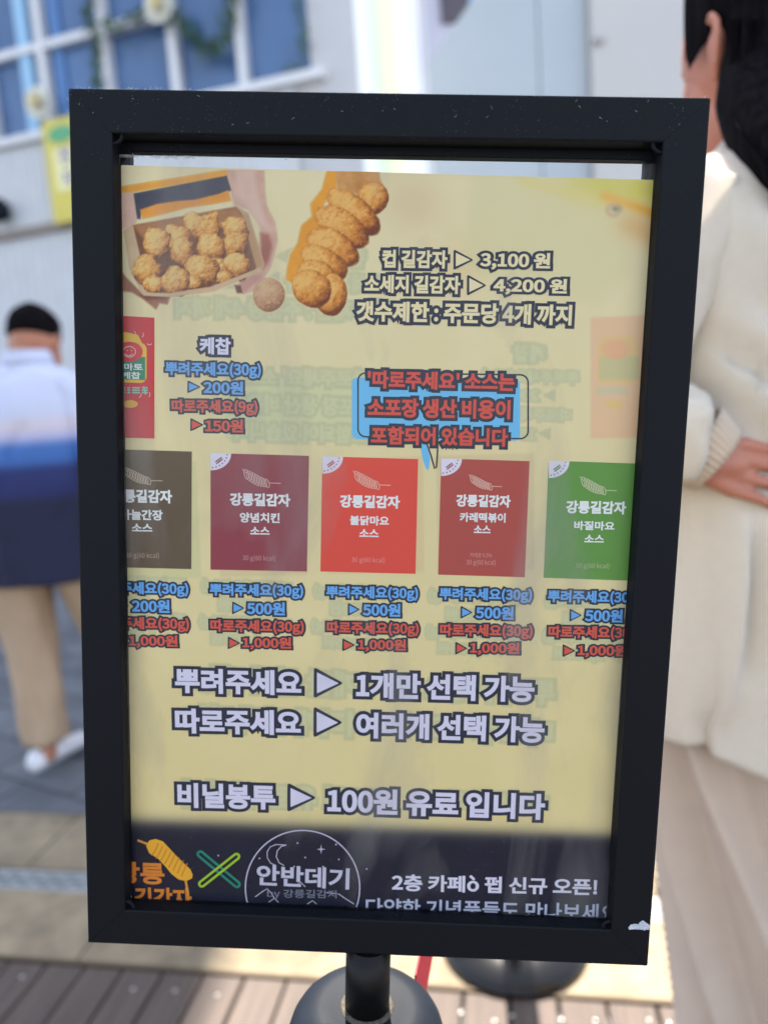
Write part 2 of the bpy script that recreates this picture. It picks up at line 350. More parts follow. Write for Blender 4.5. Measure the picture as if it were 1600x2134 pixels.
garland([fw(612, -40), fw(622, 15), fw(630, 60), fw(634, 130), fw(600, 148)], 'thin leafy garland at the right edge of the blue window', 70, .03)
M_PETAL = mat('cream_petal', (236, 234, 222), .6, trans=.2); M_CORE = mat('flower_heart', (228, 205, 140), .7)
def flower(px, py, r, label):
    s, z = fpt(px, py, -.02); c = FM @ Vector((s, -.02, z)); V, F = [], []
    fl = empty('paper_flower', tuple(c), label, 'flower', 'white flowers on the cafe windows')
    for ring, (n, tilt, L) in enumerate(((11, .25, 1), (9, .7, .82), (7, 1.1, .6))):
        for k in range(n):
            a = 2 * math.pi * (k + .5 * ring) / n
            d = Vector(FL) * math.cos(a) + Vector((0, 0, 1)) * math.sin(a); t = Vector(FN) * math.sin(tilt) + d * math.cos(tilt); w = t.cross(Vector(FN) + d * .01).normalized()
            i = len(V)
            for q, ww in ((.1, .1), (.45, .34), (.8, .36), (1, .12)):
                V += [c + t * r * L * q + w * r * ww + Vector(FN) * .02 * ring, c + t * r * L * q - w * r * ww + Vector(FN) * .02 * ring]
            F += [(i, i + 1, i + 3, i + 2), (i + 2, i + 3, i + 5, i + 4), (i + 4, i + 5, i + 7, i + 6)]
    link('petals', mesh('petals', V, F, True), M_PETAL, fl)
    bm = bmesh.new(); bmesh.ops.create_icosphere(bm, subdivisions=2, radius=r * .3, matrix=Matrix.Translation(c + Vector(FN) * .07)); link('flower_heart', bm_mesh('heart', bm, True), M_CORE, fl)
flower(335, 14, .15, 'big white flower where the transom meets the mullion, beside the leafy swag')
flower(85, 216, .15, 'big white flower low on the mullion above the yellow sign')

# ------------------------------------------------------------------ white walls and banner on the right
def wallY(name, outline, Y, depth, m, label, cat, parent=None):
    """upright wall whose outline is measured in the photograph and built at distance Y"""
    bm = bmesh.new(); prism(bm, [at(px, py, Y) if z is None else (at(px, py, Y)[0], Y, z) for px, py, z in outline], (0, depth, 0)); o = link(name, bm_mesh(name, bm), m, parent)
    if label: tag(o, label, cat)
    return o
M_PANELB = mat('pale_blue_panel', (172, 181, 190), .55, noise=.03, nscale=2); M_PANELW = mat('white_panel', (192, 189, 188), .6, noise=.03, nscale=2)
def corner(px, py, Y): p = at(px, py, Y); return p
sw = empty('panel_wall', (1.4, 5, 0), 'smooth pale blue white panel wall with a slanting top edge', 'wall')
x0, zA = at(866, 170, 5)[0], at(866, 170, 5)[2]; x1, zB = at(990, -10, 5)[0], at(990, -10, 5)[2]; xm = at(1121, 90, 5)[0]; xr = at(1222, 90, 5)[0]
zt = zB + .42; xt = x1 + (x1 - x0) / (zB - zA) * .42
bm = bmesh.new(); prism(bm, [(x0, 5, 0), (xm - .004, 5, 0), (xm - .004, 5, zt), (xt, 5, zt), (x0, 5, zA)], (0, .14, 0)); link('wall_panel', bm_mesh('wp', bm), M_PANELB, sw)
bm = bmesh.new(); prism(bm, [(xm + .004, 5, 0), (xr, 5, 0), (xr, 5, zt), (xm + .004, 5, zt)], (0, .14, 0)); link('wall_panel', bm_mesh('wp', bm), M_PANELB, sw)
ww = empty('booth_wall', (2.4, 4.92, 0), 'plain warm white wall behind the woman with a small grey mark', 'wall')
bm = bmesh.new(); prism(bm, [(xr + .01, 4.92, 0), (xr + 3.2, 4.92, 0), (xr + 3.2, 4.92, zt), (xr + .01, 4.92, zt)], (0, .16, 0)); link('wall_panel', bm_mesh('wp', bm), M_PANELW, ww)
p = at(1247, 83, 4.9); bm = bmesh.new(); bmesh.ops.create_uvsphere(bm, u_segments=16, v_segments=10, radius=.03, matrix=Matrix.Translation(p) @ Matrix.Diagonal((1.3, .5, .8, 1))); link('hook', bm_mesh('hook', bm, True), mat('grey_mark', (165, 163, 163), .6), ww)
fb = empty('far_building', (1.5, 9, 0), 'lavender white building with a dark upper window seen behind slanting wall', 'building')
bm = bmesh.new(); box(bm, (3.4, 10.5, 4), (6.4, 3, 8)); link('wall', bm_mesh('wall', bm), mat('lavender_wall', (205, 205, 222), .8), fb)
a, b = at(922, -60, 8.98), at(972, 45, 8.98); bm = bmesh.new(); box(bm, ((a[0] + b[0]) / 2, 8.98, (a[2] + b[2]) / 2 + .3), (b[0] - a[0] + .08, .05, a[2] - b[2] + .6)); win = link('window', bm_mesh('window', bm), mat('brown_window', (86, 78, 88), .3), fb)
bm = bmesh.new(); box(bm, (b[0] + .12, 8.97, b[2] + .7), (.16, .05, 1.2)); link('pane', bm_mesh('pane', bm), mat('sky_pane', (150, 190, 235), .1), win)
# tall translucent flag banner
fbx0, fbx1 = at(742, 100, 4.2), at(876, 100, 4.2)
flag = empty('flag_banner', (fbx1[0] + .02, 4.2, 0), 'tall white fabric flag banner tinted pale lemon, on a white pole', 'banner')
def flag_mat():
    m = mat('banner_fabric', (238, 240, 236), .8, trans=.34); t = m.node_tree
    tc = t.nodes.new('ShaderNodeTexCoord'); sx = t.nodes.new('ShaderNodeSeparateXYZ'); t.links.new(tc.outputs['Object'], sx.inputs[0])
    mr = t.nodes.new('ShaderNodeMapRange'); mr.inputs[1].default_value = fbx0[0]; mr.inputs[2].default_value = fbx1[0]; t.links.new(sx.outputs[0], mr.inputs[0])
    r = t.nodes.new('ShaderNodeValToRGB'); e = r.color_ramp.elements; e[0].position = .15; e[0].color = (*lin((238, 242, 245)), 1); e[1].position = .85; e[1].color = (*lin((236, 238, 246)), 1)
    for q, c in ((.3, (228, 238, 224)), (.55, (243, 240, 222)), (.68, (238, 242, 236))): n = e.new(q); n.color = (*lin(c), 1)
    t.links.new(mr.outputs[0], r.inputs[0])
    for n in t.nodes:
        if n.type == 'BSDF_TRANSLUCENT': t.links.new(r.outputs[0], n.inputs[0])
        if n.type == 'BSDF_PRINCIPLED': t.links.new(r.outputs[0], n.inputs['Base Color'])
    return m
V, F = [], []; nx, nz = 24, 40
for j in range(nz + 1):
    for i in range(nx + 1):
        q = i / nx; z = .9 + 3.1 * j / nz; V.append((fbx0[0] + (fbx1[0] - fbx0[0]) * q, 4.2 + .022 * math.sin(q * 9 + z * 1.3) + .015 * math.sin(z * 4), z))
for j in range(nz):
    for i in range(nx): a = j * (nx + 1) + i; F.append((a, a + 1, a + nx + 2, a + nx + 1))
fo = link('fabric', mesh('fabric', V, F, True), flag_mat(), flag); mo = fo.modifiers.new('s', 'SOLIDIFY'); mo.thickness = .002
bm = bmesh.new(); tube(bm, [(fbx1[0] + .02, 4.2, 0), (fbx1[0] + .02, 4.2, 4.15)], .012, 10); link('pole', bm_mesh('pole', bm), M_WHITE, flag)
bm = bmesh.new(); lathe(bm, [(.2, 0), (.2, .03), (.17, .06), (.03, .08), (.02, .14)], Matrix.Translation((fbx1[0] + .02, 4.2, 0)), 32); link('base', bm_mesh('base', bm, True), M_PLASTIC, flag)

# ------------------------------------------------------------------ the sign stand
HW, HH, IW, IH = .18, .2615, .1552, .2375
D1, D2, LIP = .0132, .0062, .005
pole_bot = sg(0.0015, -.3072, -.0125)
axis_down = -SV; post_base = pole_bot + axis_down * (pole_bot[2] / SV[2])
stand = empty('sign_stand', (post_base[0], post_base[1], 0), 'black steel sign frame on a short pole and round cap, scuffed corners', 'sign stand')
def bar(a, b):
    """one mitred square tube between outer corners a and b of the frame, with its rear lip"""
    bm = bmesh.new(); a = np.array(a, float); b = np.array(b, float); d = (b - a) / np.linalg.norm(b - a); inn = np.array([-d[1], d[0]])
    if inn @ -(a + b) < 0: inn = -inn
    wd = HW - IW if abs(d[1]) > .5 else HH - IH; ax = [.00012, wd]
    def sec(t, end):                     # point at inset t from the outer edge on end's mitre
        cx = (HW - (HW - IW) * t / wd * (1 if abs(d[1]) > .5 else 1)); 
        return None
    kx, ky = (HW - IW) / wd, (HH - IH) / wd
    def pt(end, t, w):
        c = a if end == 0 else b
        q = np.array([np.sign(c[0]) * (HW - kx * t), np.sign(c[1]) * (HH - ky * t)]) + d * (.00010 if end == 0 else -.00010)
        return (q[0], q[1], w)
    e = .0011
    prof = [(e, 0), (wd - e * .9, 0), (wd - .0002, -.0004), (wd, -e), (wd, -D1), (wd + LIP - .0006, -D1), (wd + LIP, -D1 - .0006), (wd + LIP, -D1 - D2), (e, -D1 - D2), (.0003, -D1 - D2 + .0006), (0, -e), (.0003, -.0004)]
    A = [bm.verts.new(pt(0, t, w)) for t, w in prof]; B = [bm.verts.new(pt(1, t, w)) for t, w in prof]; n = len(prof)
    for i in range(n): bm.faces.new((A[i], B[i], B[(i + 1) % n], A[(i + 1) % n]))
    bm.faces.new(A); bm.faces.new(B[::-1])
    o = link('frame_bar', bm_mesh('frame_bar', bm), M_STEEL, stand, world=False); o.matrix_world = SIGN_M
    o.matrix_parent_inverse = parent_world(stand).inverted(); o.matrix_basis = SIGN_M
    return o
for a, b in (((-HW, HH), (HW, HH)), ((HW, HH), (HW, -HH)), ((HW, -HH), (-HW, -HH)), ((-HW, -HH), (-HW, HH))): bar(a, b)
def on_sign(name, me, m, parent):
    o = link(name, me, m, parent, world=False); o.matrix_parent_inverse = parent_world(parent).inverted(); o.matrix_basis = SIGN_M
    return o
for sx in (-1, 1):  # dark strips added inside the mitres to stop light leaking through the seams
    for sy in (-1, 1):
        bm = bmesh.new(); a_ = Vector((sx * (HW - .001), sy * (HH - .001), -.009)); b_ = Vector((sx * (IW + .0006), sy * (IH + .0006), -.009)); d_ = (b_ - a_).normalized(); n_ = Vector((-d_[1], d_[0], 0)) * .0016
        prism(bm, [a_ + n_ + Vector((0, 0, .0084)), b_ + n_ + Vector((0, 0, .0084)), b_ - n_ + Vector((0, 0, .0084)), a_ - n_ + Vector((0, 0, .0084))], (0, 0, -.0164)); on_sign('seam_light_stop', bm_mesh('light_stop', bm), M_POLE, stand)
        bm = bmesh.new(); a_ = Vector((sx * IW, sy * IH, -D1 - .0006)); b_ = Vector((sx * (IW - LIP + .0006), sy * (IH - LIP + .0006), -D1 - .0006))
        prism(bm, [a_ + n_, b_ + n_, b_ - n_, a_ - n_], (0, 0, -D2 + .0012)); on_sign('seam_light_stop', bm_mesh('light_stop', bm), M_POLE, stand)
# lint and fuzz caught on the top and upper left edges
bm = bmesh.new(); R_ = random.Random(21)
for k in range(392):
    if k < 330: u = R_.uniform(-.178, .178); p0 = Vector((u, HH + .0001, -R_.uniform(.0, .004))); d = Vector((R_.uniform(-1, 1), R_.uniform(.1, .8), R_.uniform(-.2, .5)))
    elif k < 370: p0 = Vector((-HW - .0001, R_.uniform(.12, .26), -.001)); d = Vector((-.5, R_.uniform(-1, 1), .4))
    else: p0 = Vector((R_.uniform(-.175, .175), R_.uniform(.242, .26), .0001)); d = Vector((R_.uniform(-1, 1), R_.uniform(-1, 1), .15))
    d = d.normalized() * R_.uniform(.0007, .0022); tube(bm, [p0, p0 + d * .5 + Vector((0, 0, .0002)), p0 + d], [.00007, .00006, .00003], 4)
o = on_sign('lint', bm_mesh('lint', bm), mat('pale_lint', (190, 190, 190), .8), stand); o['kind'] = 'stuff'
# weld blobs in the inner corners
for sx in (-1, 1):
    for sy in (-1, 1):
        bm = bmesh.new(); pts = [(sx * (IW - .0052 * math.sin(t)), sy * (IH - .0052 * math.cos(t)), -.0016) for t in np.linspace(0, math.pi / 2, 6)]; tube(bm, pts, .0011, 8)
        on_sign('weld_bead', bm_mesh('weld', bm, True), M_STEEL, stand)
# chipped paint patch near the lower right corner
cu = [(1308, 1933), (1313, 1927), (1322, 1925), (1329, 1926), (1334, 1920), (1339, 1918), (1343, 1921), (1352, 1927), (1356, 1929), (1353, 1932), (1352, 1937), (1345, 1937), (1342, 1939), (1338, 1937), (1322, 1936), (1310, 1937)]
bm = bmesh.new(); prism(bm, [(*suv(x, y), .00025) for x, y in cu], (0, 0, -.0002))
on_sign('paint_chip', bm_mesh('chip', bm), mat('bare_primer', (176, 182, 194), .7, noise=.35, nscale=900), stand)
# clear acrylic pane
def acrylic():
    m = bpy.data.materials.new('clear_acrylic'); m.use_nodes = True; t = m.node_tree; t.nodes.remove(t.nodes['Principled BSDF']); o = t.nodes['Material Output']
    tr = t.nodes.new('ShaderNodeBsdfTransparent'); tr.inputs[0].default_value = (.985, .99, .985, 1)
    gl = t.nodes.new('ShaderNodeBsdfGlossy'); gl.inputs['Roughness'].default_value = .09
    fr = t.nodes.new('ShaderNodeFresnel'); fr.inputs[0].default_value = 1.16; mx = t.nodes.new('ShaderNodeMixShader')
    tc = t.nodes.new('ShaderNodeTexCoord'); n = t.nodes.new('ShaderNodeTexNoise'); n.inputs['Scale'].default_value = 9; n.inputs['Detail'].default_value = 3; t.links.new(tc.outputs['Object'], n.inputs['Vector'])
    b = t.nodes.new('ShaderNodeBump'); b.inputs['Strength'].default_value = .25; b.inputs['Distance'].default_value = .004; t.links.new(n.outputs['Fac'], b.inputs['Height']); t.links.new(b.outputs[0], gl.inputs['Normal'])
    t.links.new(fr.outputs[0], mx.inputs[0]); t.links.new(tr.outputs[0], mx.inputs[1]); t.links.new(gl.outputs[0], mx.inputs[2])
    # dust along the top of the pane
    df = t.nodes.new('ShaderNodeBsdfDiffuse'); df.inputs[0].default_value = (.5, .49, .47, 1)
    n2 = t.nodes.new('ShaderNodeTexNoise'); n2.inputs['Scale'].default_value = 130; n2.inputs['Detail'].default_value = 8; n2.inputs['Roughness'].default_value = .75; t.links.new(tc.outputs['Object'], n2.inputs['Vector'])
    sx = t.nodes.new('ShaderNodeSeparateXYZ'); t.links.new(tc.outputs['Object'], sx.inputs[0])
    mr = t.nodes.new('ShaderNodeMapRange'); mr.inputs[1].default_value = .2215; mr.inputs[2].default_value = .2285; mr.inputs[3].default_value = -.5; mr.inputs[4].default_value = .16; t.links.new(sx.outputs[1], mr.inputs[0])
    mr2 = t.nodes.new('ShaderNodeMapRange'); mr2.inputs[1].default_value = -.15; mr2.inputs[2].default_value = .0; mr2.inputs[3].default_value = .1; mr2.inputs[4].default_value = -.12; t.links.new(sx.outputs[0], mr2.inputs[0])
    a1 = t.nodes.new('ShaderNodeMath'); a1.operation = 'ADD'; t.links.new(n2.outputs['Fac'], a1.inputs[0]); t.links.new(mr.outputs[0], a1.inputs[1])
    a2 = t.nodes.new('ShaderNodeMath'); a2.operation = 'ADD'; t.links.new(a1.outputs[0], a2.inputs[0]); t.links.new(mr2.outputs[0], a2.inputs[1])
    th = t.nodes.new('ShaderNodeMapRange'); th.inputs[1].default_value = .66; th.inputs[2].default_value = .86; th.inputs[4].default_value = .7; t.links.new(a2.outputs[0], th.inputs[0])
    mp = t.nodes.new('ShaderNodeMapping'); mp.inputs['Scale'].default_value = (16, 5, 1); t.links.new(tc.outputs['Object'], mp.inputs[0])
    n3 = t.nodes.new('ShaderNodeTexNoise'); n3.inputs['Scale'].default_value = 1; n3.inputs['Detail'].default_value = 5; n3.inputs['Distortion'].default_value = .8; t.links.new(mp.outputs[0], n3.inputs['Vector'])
    sm = t.nodes.new('ShaderNodeMapRange'); sm.inputs[1].default_value = .52; sm.inputs[2].default_value = .78; sm.inputs[4].default_value = .16; t.links.new(n3.outputs['Fac'], sm.inputs[0])  # pale diffuse streaks stand in for glare across the pane
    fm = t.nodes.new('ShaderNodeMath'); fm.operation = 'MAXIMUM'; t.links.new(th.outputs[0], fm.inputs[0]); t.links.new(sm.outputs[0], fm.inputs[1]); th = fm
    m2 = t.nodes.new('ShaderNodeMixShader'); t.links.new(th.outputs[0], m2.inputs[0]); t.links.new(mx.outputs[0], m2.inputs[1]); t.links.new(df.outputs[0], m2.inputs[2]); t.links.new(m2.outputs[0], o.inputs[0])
    return m
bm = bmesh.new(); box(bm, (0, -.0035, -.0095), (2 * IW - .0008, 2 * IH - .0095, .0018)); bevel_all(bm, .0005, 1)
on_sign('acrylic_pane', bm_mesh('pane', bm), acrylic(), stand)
# pole, cap, post, foot
PM = Matrix([[SU[i], SW[i] * -1, SV[i], pole_bot[i]] for i in range(3)] + [[0, 0, 0, 1]])
ztop = -.2615 + .3072
bm = bmesh.new(); lathe(bm, [(.0148, 0), (.0148, ztop - .0001)], PM, 48); on = link('pole', bm_mesh('pole', bm, False), M_POLE, stand)
for p_ in on.data.polygons: p_.use_smooth = len(p_.vertices) == 4
bm = bmesh.new(); lathe(bm, [(.0149, .0006), (.0168, .0005), (.0178, -.0008), (.0180, -.002)], PM, 48); link('weld_ring', bm_mesh('ring', bm, True), mat('grubby_weld', (74, 68, 58), .7, noise=.4, nscale=250, bump=.6, bscale=700), stand)
bm = bmesh.new(); lathe(bm, [(.0100, -.0012), (.0170, -.0010), (.024, -.0004), (.030, .0005), (.034, 0), (.0385, -.0018), (.0435, -.0048), (.0475, -.0088), (.0505, -.0140), (.0526, -.021), (.0538, -.030), (.0542, -.040), (.0542, -.085), (.050, -.09), (.0316, -.092)], PM, 72)
link('belt_head', bm_mesh('cap', bm, True), M_PLASTIC, stand)
bm = bmesh.new(); lathe(bm, [(.0315, -.0915), (.0315, -(post_base - pole_bot) @ -SV * 1 + .02)], PM, 32); link('post', bm_mesh('post', bm, True), M_POLE, stand)
bm = bmesh.new(); lathe(bm, [(.16, 0), (.162, .008), (.158, .016), (.12, .032), (.07, .042), (.04, .046), (.034, .05)], Matrix.Translation((post_base[0], post_base[1], .0005)), 64); link('foot', bm_mesh('foot', bm, True), M_PLASTIC, stand)

# second barrier post and the belt between them
P2 = np.array([.221, 1.443, 0])
post2 = empty('barrier_post', tuple(P2), 'glossy black barrier post with round domed foot behind the sign', 'barrier post')
M_GLOSS = mat('gloss_black', (8, 8, 9), .2, spec=.4)
T2 = Matrix.Translation(P2)
bm = bmesh.new(); lathe(bm, [(.16, 0), (.163, .006), (.161, .014), (.15, .022), (.11, .036), (.06, .046), (.04, .05), (.034, .055)], T2, 64); link('foot', bm_mesh('foot', bm, True), M_GLOSS, post2)
bm = bmesh.new(); lathe(bm, [(.0315, .05), (.0315, .79)], T2, 32); link('post', bm_mesh('post', bm, True), M_POLE, post2)
bm = bmesh.new(); lathe(bm, [(.034, .785), (.0425, .79), (.0425, .868), (.039, .878), (.02, .882)], T2, 40); link('belt_head', bm_mesh('head', bm, True), M_PLASTIC, post2)
hd = pole_bot - SV * .045
def belt_pt(px, py): return None
b0 = np.array([hd[0] + .0375, hd[1] + .036, hd[2] + .012]); b1 = np.array([P2[0] - .01, P2[1] - .04, .832])
dv = b1 - b0; sv_ = np.cross(dv / np.linalg.norm(dv), [0, 0, 1]); V, F = [], []; N = 40
for i in range(N + 1):
    q = i / N; c = b0 + dv * q + np.array([0, 0, -.01 * math.sin(math.pi * q)])
    for su, sz in ((-.0006, -.022), (.0006, -.022), (.0006, .022), (-.0006, .022)): V.append(c + sv_ * su + np.array([0, 0, sz]))
for i in range(N):
    for k in range(4): F.append((i * 4 + k, i * 4 + (k + 1) % 4, i * 4 + 4 + (k + 1) % 4, i * 4 + 4 + k))
F += [(0, 1, 2, 3), (N * 4 + 3, N * 4 + 2, N * 4 + 1, N * 4)]
tag(link('belt_strap', mesh('belt', V, F), mat('red_webbing', (196, 40, 58), .7, noise=.1, nscale=300)), 'red webbing belt stretched from the sign stand to the post behind', 'belt')

# ------------------------------------------------------------------ THE POSTER (flat print in the sign's own plane)
WP = -.0126
poster = empty('menu_poster', tuple(sg(0, -IH, WP)), 'yellow printed potato snack menu in Korean inside the black frame', 'poster')
def vnoise(x, y, s, seed):
    r = np.random.default_rng(seed).random((67, 71)); x = x / s; y = y / s; xi = np.floor(x).astype(int); yi = np.floor(y).astype(int); fx = x - xi; fy = y - yi
    fx = fx * fx * (3 - 2 * fx); fy = fy * fy * (3 - 2 * fy); g = lambda a, b: r[a % 67, b % 71]
    return (g(xi, yi) * (1 - fx) + g(xi + 1, yi) * fx) * (1 - fy) + (g(xi, yi + 1) * (1 - fx) + g(xi + 1, yi + 1) * fx) * fy
def fbm(x, y, s, seed, o=4):
    t = 0; a = .5; n = 0
    for k in range(o): t = t + a * vnoise(x, y, s / 2 ** k, seed + k); n += a; a *= .55
    return t / n
def sdpoly(x, y, P):
    P = np.array(P, float); d = np.full(x.shape, 1e9); ins = np.zeros(x.shape, bool); n = len(P)
    for i in range(n):
        a, b = P[i], P[(i + 1) % n]; e = b - a; wx, wy = x - a[0], y - a[1]; t = np.clip((wx * e[0] + wy * e[1]) / (e @ e + 1e-9), 0, 1)
        d = np.minimum(d, np.hypot(wx - e[0] * t, wy - e[1] * t))
        c = ((a[1] > y) != (b[1] > y)) & (x < (b[0] - a[0]) * (y - a[1]) / (b[1] - a[1] + 1e-12) + a[0]); ins ^= c
    return np.where(ins, -d, d)
def cov(d, s=1.2): return np.clip(.5 - d / (2 * s), 0, 1)
SHEET = {}
def print_grid(name, u0, u1, v0, v1, step, w, paint, m, parent, curve=None):
    nu, nv = int((u1 - u0) / step) + 1, int((v1 - v0) / step) + 1
    u, v = np.meshgrid(np.linspace(u0, u1, nu), np.linspace(v0, v1, nv))
    p = SO[None, None] + u[..., None] * SU + v[..., None] * SV + w * SW - CAM; c = p @ CM
    px, py = 800 + FPX * c[..., 0] / c[..., 2], 1067 + FPX * c[..., 1] / c[..., 2]
    rgb, al = paint(px, py, u, v)
    if name == 'printed_sheet': SHEET.update(px=px, py=py, rgb=rgb, shape=px.shape, u0=u0, v0=v0, st=((u1 - u0) / (nu - 1), (v1 - v0) / (nv - 1)))
    V = np.stack([u, v, np.full(u.shape, w)], -1).reshape(-1, 3)
    idx = np.arange(nu * nv).reshape(nv, nu); Q = np.stack([idx[:-1, :-1], idx[:-1, 1:], idx[1:, 1:], idx[1:, :-1]], -1).reshape(-1, 4)
    colr = (gain if al is None else lambda c_: np.minimum(lin(c_) * np.where(np.abs(rgb - paper_base(px, py)).max(-1, keepdims=True) < 6, GAIN, 1.02), .86))(np.clip(rgb, 0, 255)).reshape(-1, 3)
    if al is not None:
        A = al.reshape(-1); keep = (A[Q] > .03).any(1); Q = Q[keep]; used = np.unique(Q); mp = -np.ones(nu * nv, int); mp[used] = np.arange(len(used)); V = V[used]; colr = colr[used]; Q = mp[Q]
    me = bpy.data.meshes.new(name); me.vertices.add(len(V)); me.vertices.foreach_set('co', V.astype(np.float32).ravel())
    me.loops.add(len(Q) * 4); me.loops.foreach_set('vertex_index', Q.astype(np.int32).ravel()); me.polygons.add(len(Q)); me.polygons.foreach_set('loop_start', np.arange(0, len(Q) * 4, 4, dtype=np.int32))
    me.update(); at_ = me.color_attributes.new('print', 'FLOAT_COLOR', 'POINT'); at_.data.foreach_set('color', np.concatenate([colr, np.ones((len(colr), 1))], 1).astype(np.float32).ravel())
    return on_sign(name, me, m, parent)
def over(rgb, c, a): return rgb * (1 - a[..., None]) + np.asarray(c, float) * a[..., None]
def paper_base(px, py):
    t = np.clip((py - 345) / 1360, 0, 1)
    base = np.stack([219 - 2 * t, 203 - 5 * t, 160 - 17 * t], -1)
    n = fbm(px, py, 90, 3)[..., None] - .5
    return base + n * np.array([7, 7, 9])
def seg_d(x, y, a, b):
    e = np.array(b, float) - a; t = np.clip(((x - a[0]) * e[0] + (y - a[1]) * e[1]) / (e @ e), 0, 1); return np.hypot(x - a[0] - e[0] * t, y - a[1] - e[1] * t)
def paint_paper(px, py, u, v):
    r = paper_base(px, py)
    # out of focus printed picture in the upper right corner
    g = lambda d, s: np.exp(-(d / s) ** 2)
    r = over(r, (206, 192, 78), .9 * np.clip(g(seg_d(px, py, (1200, 372), (1400, 395)), 42), 0, 1) * np.clip((px - 1120) / 120, 0, 1))
    r = over(r, (222, 198, 120), .7 * g(seg_d(px, py, (1090, 370), (1265, 420)), 16))
    r = over(r, (232, 162, 56), .95 * g(seg_d(px, py, (1262, 404), (1400, 462)), 13))
    r = over(r, (214, 160, 96), .7 * g(seg_d(px, py, (1310, 470), (1400, 500)), 30))
    r = over(r, (200, 170, 130), .45 * g(np.hypot(px - 860, py - 420), 60)); r = over(r, (214, 178, 122), .35 * g(np.hypot(px - 960, py - 560), 60))
    r = over(r, (78, 92, 78), .85 * g(np.hypot((px - 1284), (py - 434) * 1.3), 10)); r = over(r, (196, 140, 130), .6 * g(np.hypot(px - 1277, py - 437) - 12, 5))
    # dark band at the foot
    yb = 1712 + (px - 270) * .031; k = 1 / (1 + np.exp(-(py - yb) / 7.5))
    n = fbm(px, py, 40, 9)[..., None] - .5
    r = r * (1 - k[..., None]) + (np.array([17, 20, 40]) + n * 8) * k[..., None]
    sp = (np.random.default_rng(5).random(px.shape) > .9988) & (k > .9); r[sp] = r[sp] + 45
    return r, None
M_PAPER = attr_mat('printed_paper', .6)
def top_edge(u): return None
utl, utr = suv(255, 344, WP), suv(1362, 375, WP)
# the sheet sits very slightly askew: its top edge runs downhill to the right
def paint_sheet(px, py, u, v): return paint_paper(px, py, u, v)
sheet = print_grid('printed_sheet', -IW - .004, IW + .004, -IH - .006, utl[1], .0006, WP, paint_sheet, M_PAPER, poster)
co = np.zeros(len(sheet.data.vertices) * 3, np.float32); sheet.data.vertices.foreach_get('co', co); co = co.reshape(-1, 3)
slope = (utr[1] - utl[1]) / (utr[0] - utl[0]); tt = np.clip((co[:, 1] - (utl[1] - .02)) / .02, 0, 1); co[:, 1] += tt * slope * (co[:, 0] - utl[0])
sheet.data.vertices.foreach_set('co', co.ravel()); sheet.data.update()

# --- printed photographs of the food
def zc(X, Y): return 230 + X / 2.667, 320 + Y / 2.667
def shade_ell(rgb, al, x, y, cx, cy, rx, ry, rot, c0, c1, c2, seed, rough=.12, crust=1.0):
    dx, dy = x - cx, y - cy; a = dx * math.cos(rot) + dy * math.sin(rot); b = -dx * math.sin(rot) + dy * math.cos(rot)
    q = np.hypot(a / rx, b / ry) + (fbm(x, y, min(rx, ry) * .9, seed) - .5) * 2 * rough
    m = cov((q - 1) * min(rx, ry), 4)
    z = np.sqrt(np.clip(1 - q * q, 0, 1)); li = np.clip(.78 * z - .10 - .42 * dy / max(rx, ry) - .28 * dx / max(rx, ry) + .18, 0, 1) + (fbm(x, y, 26, seed + 50) - .5) * .5
    e_ = 2.6; li = li + (fbm(x + e_, y + e_, 22, seed + 7, 5) - fbm(x - e_, y - e_, 22, seed + 7, 5)) * crust - np.clip(fbm(x, y, 15, seed + 90) - .62, 0, 1) * 1.2 + np.clip(fbm(x, y, 12, seed + 33) - .66, 0, 1) * 2.0
    li = np.clip(li, 0, 1)[..., None]
    c = np.where(li < .5, np.array(c2) + (np.array(c0) - c2) * (li * 2), np.array(c0) + (np.array(c1, float) - c0) * (li * 2 - 1))
    return rgb * (1 - m[..., None]) + c * m[..., None], np.maximum(al, m)
def pic_poly(rgb, al, x, y, P, c, s=4, nz=0, seed=1):
    m = cov(sdpoly(x, y, P), s); cc = np.asarray(c, float) + ((fbm(x, y, 60, seed) - .5) * 2 * nz)[..., None]
    return rgb * (1 - m[..., None]) + cc * m[..., None], np.maximum(al, m)
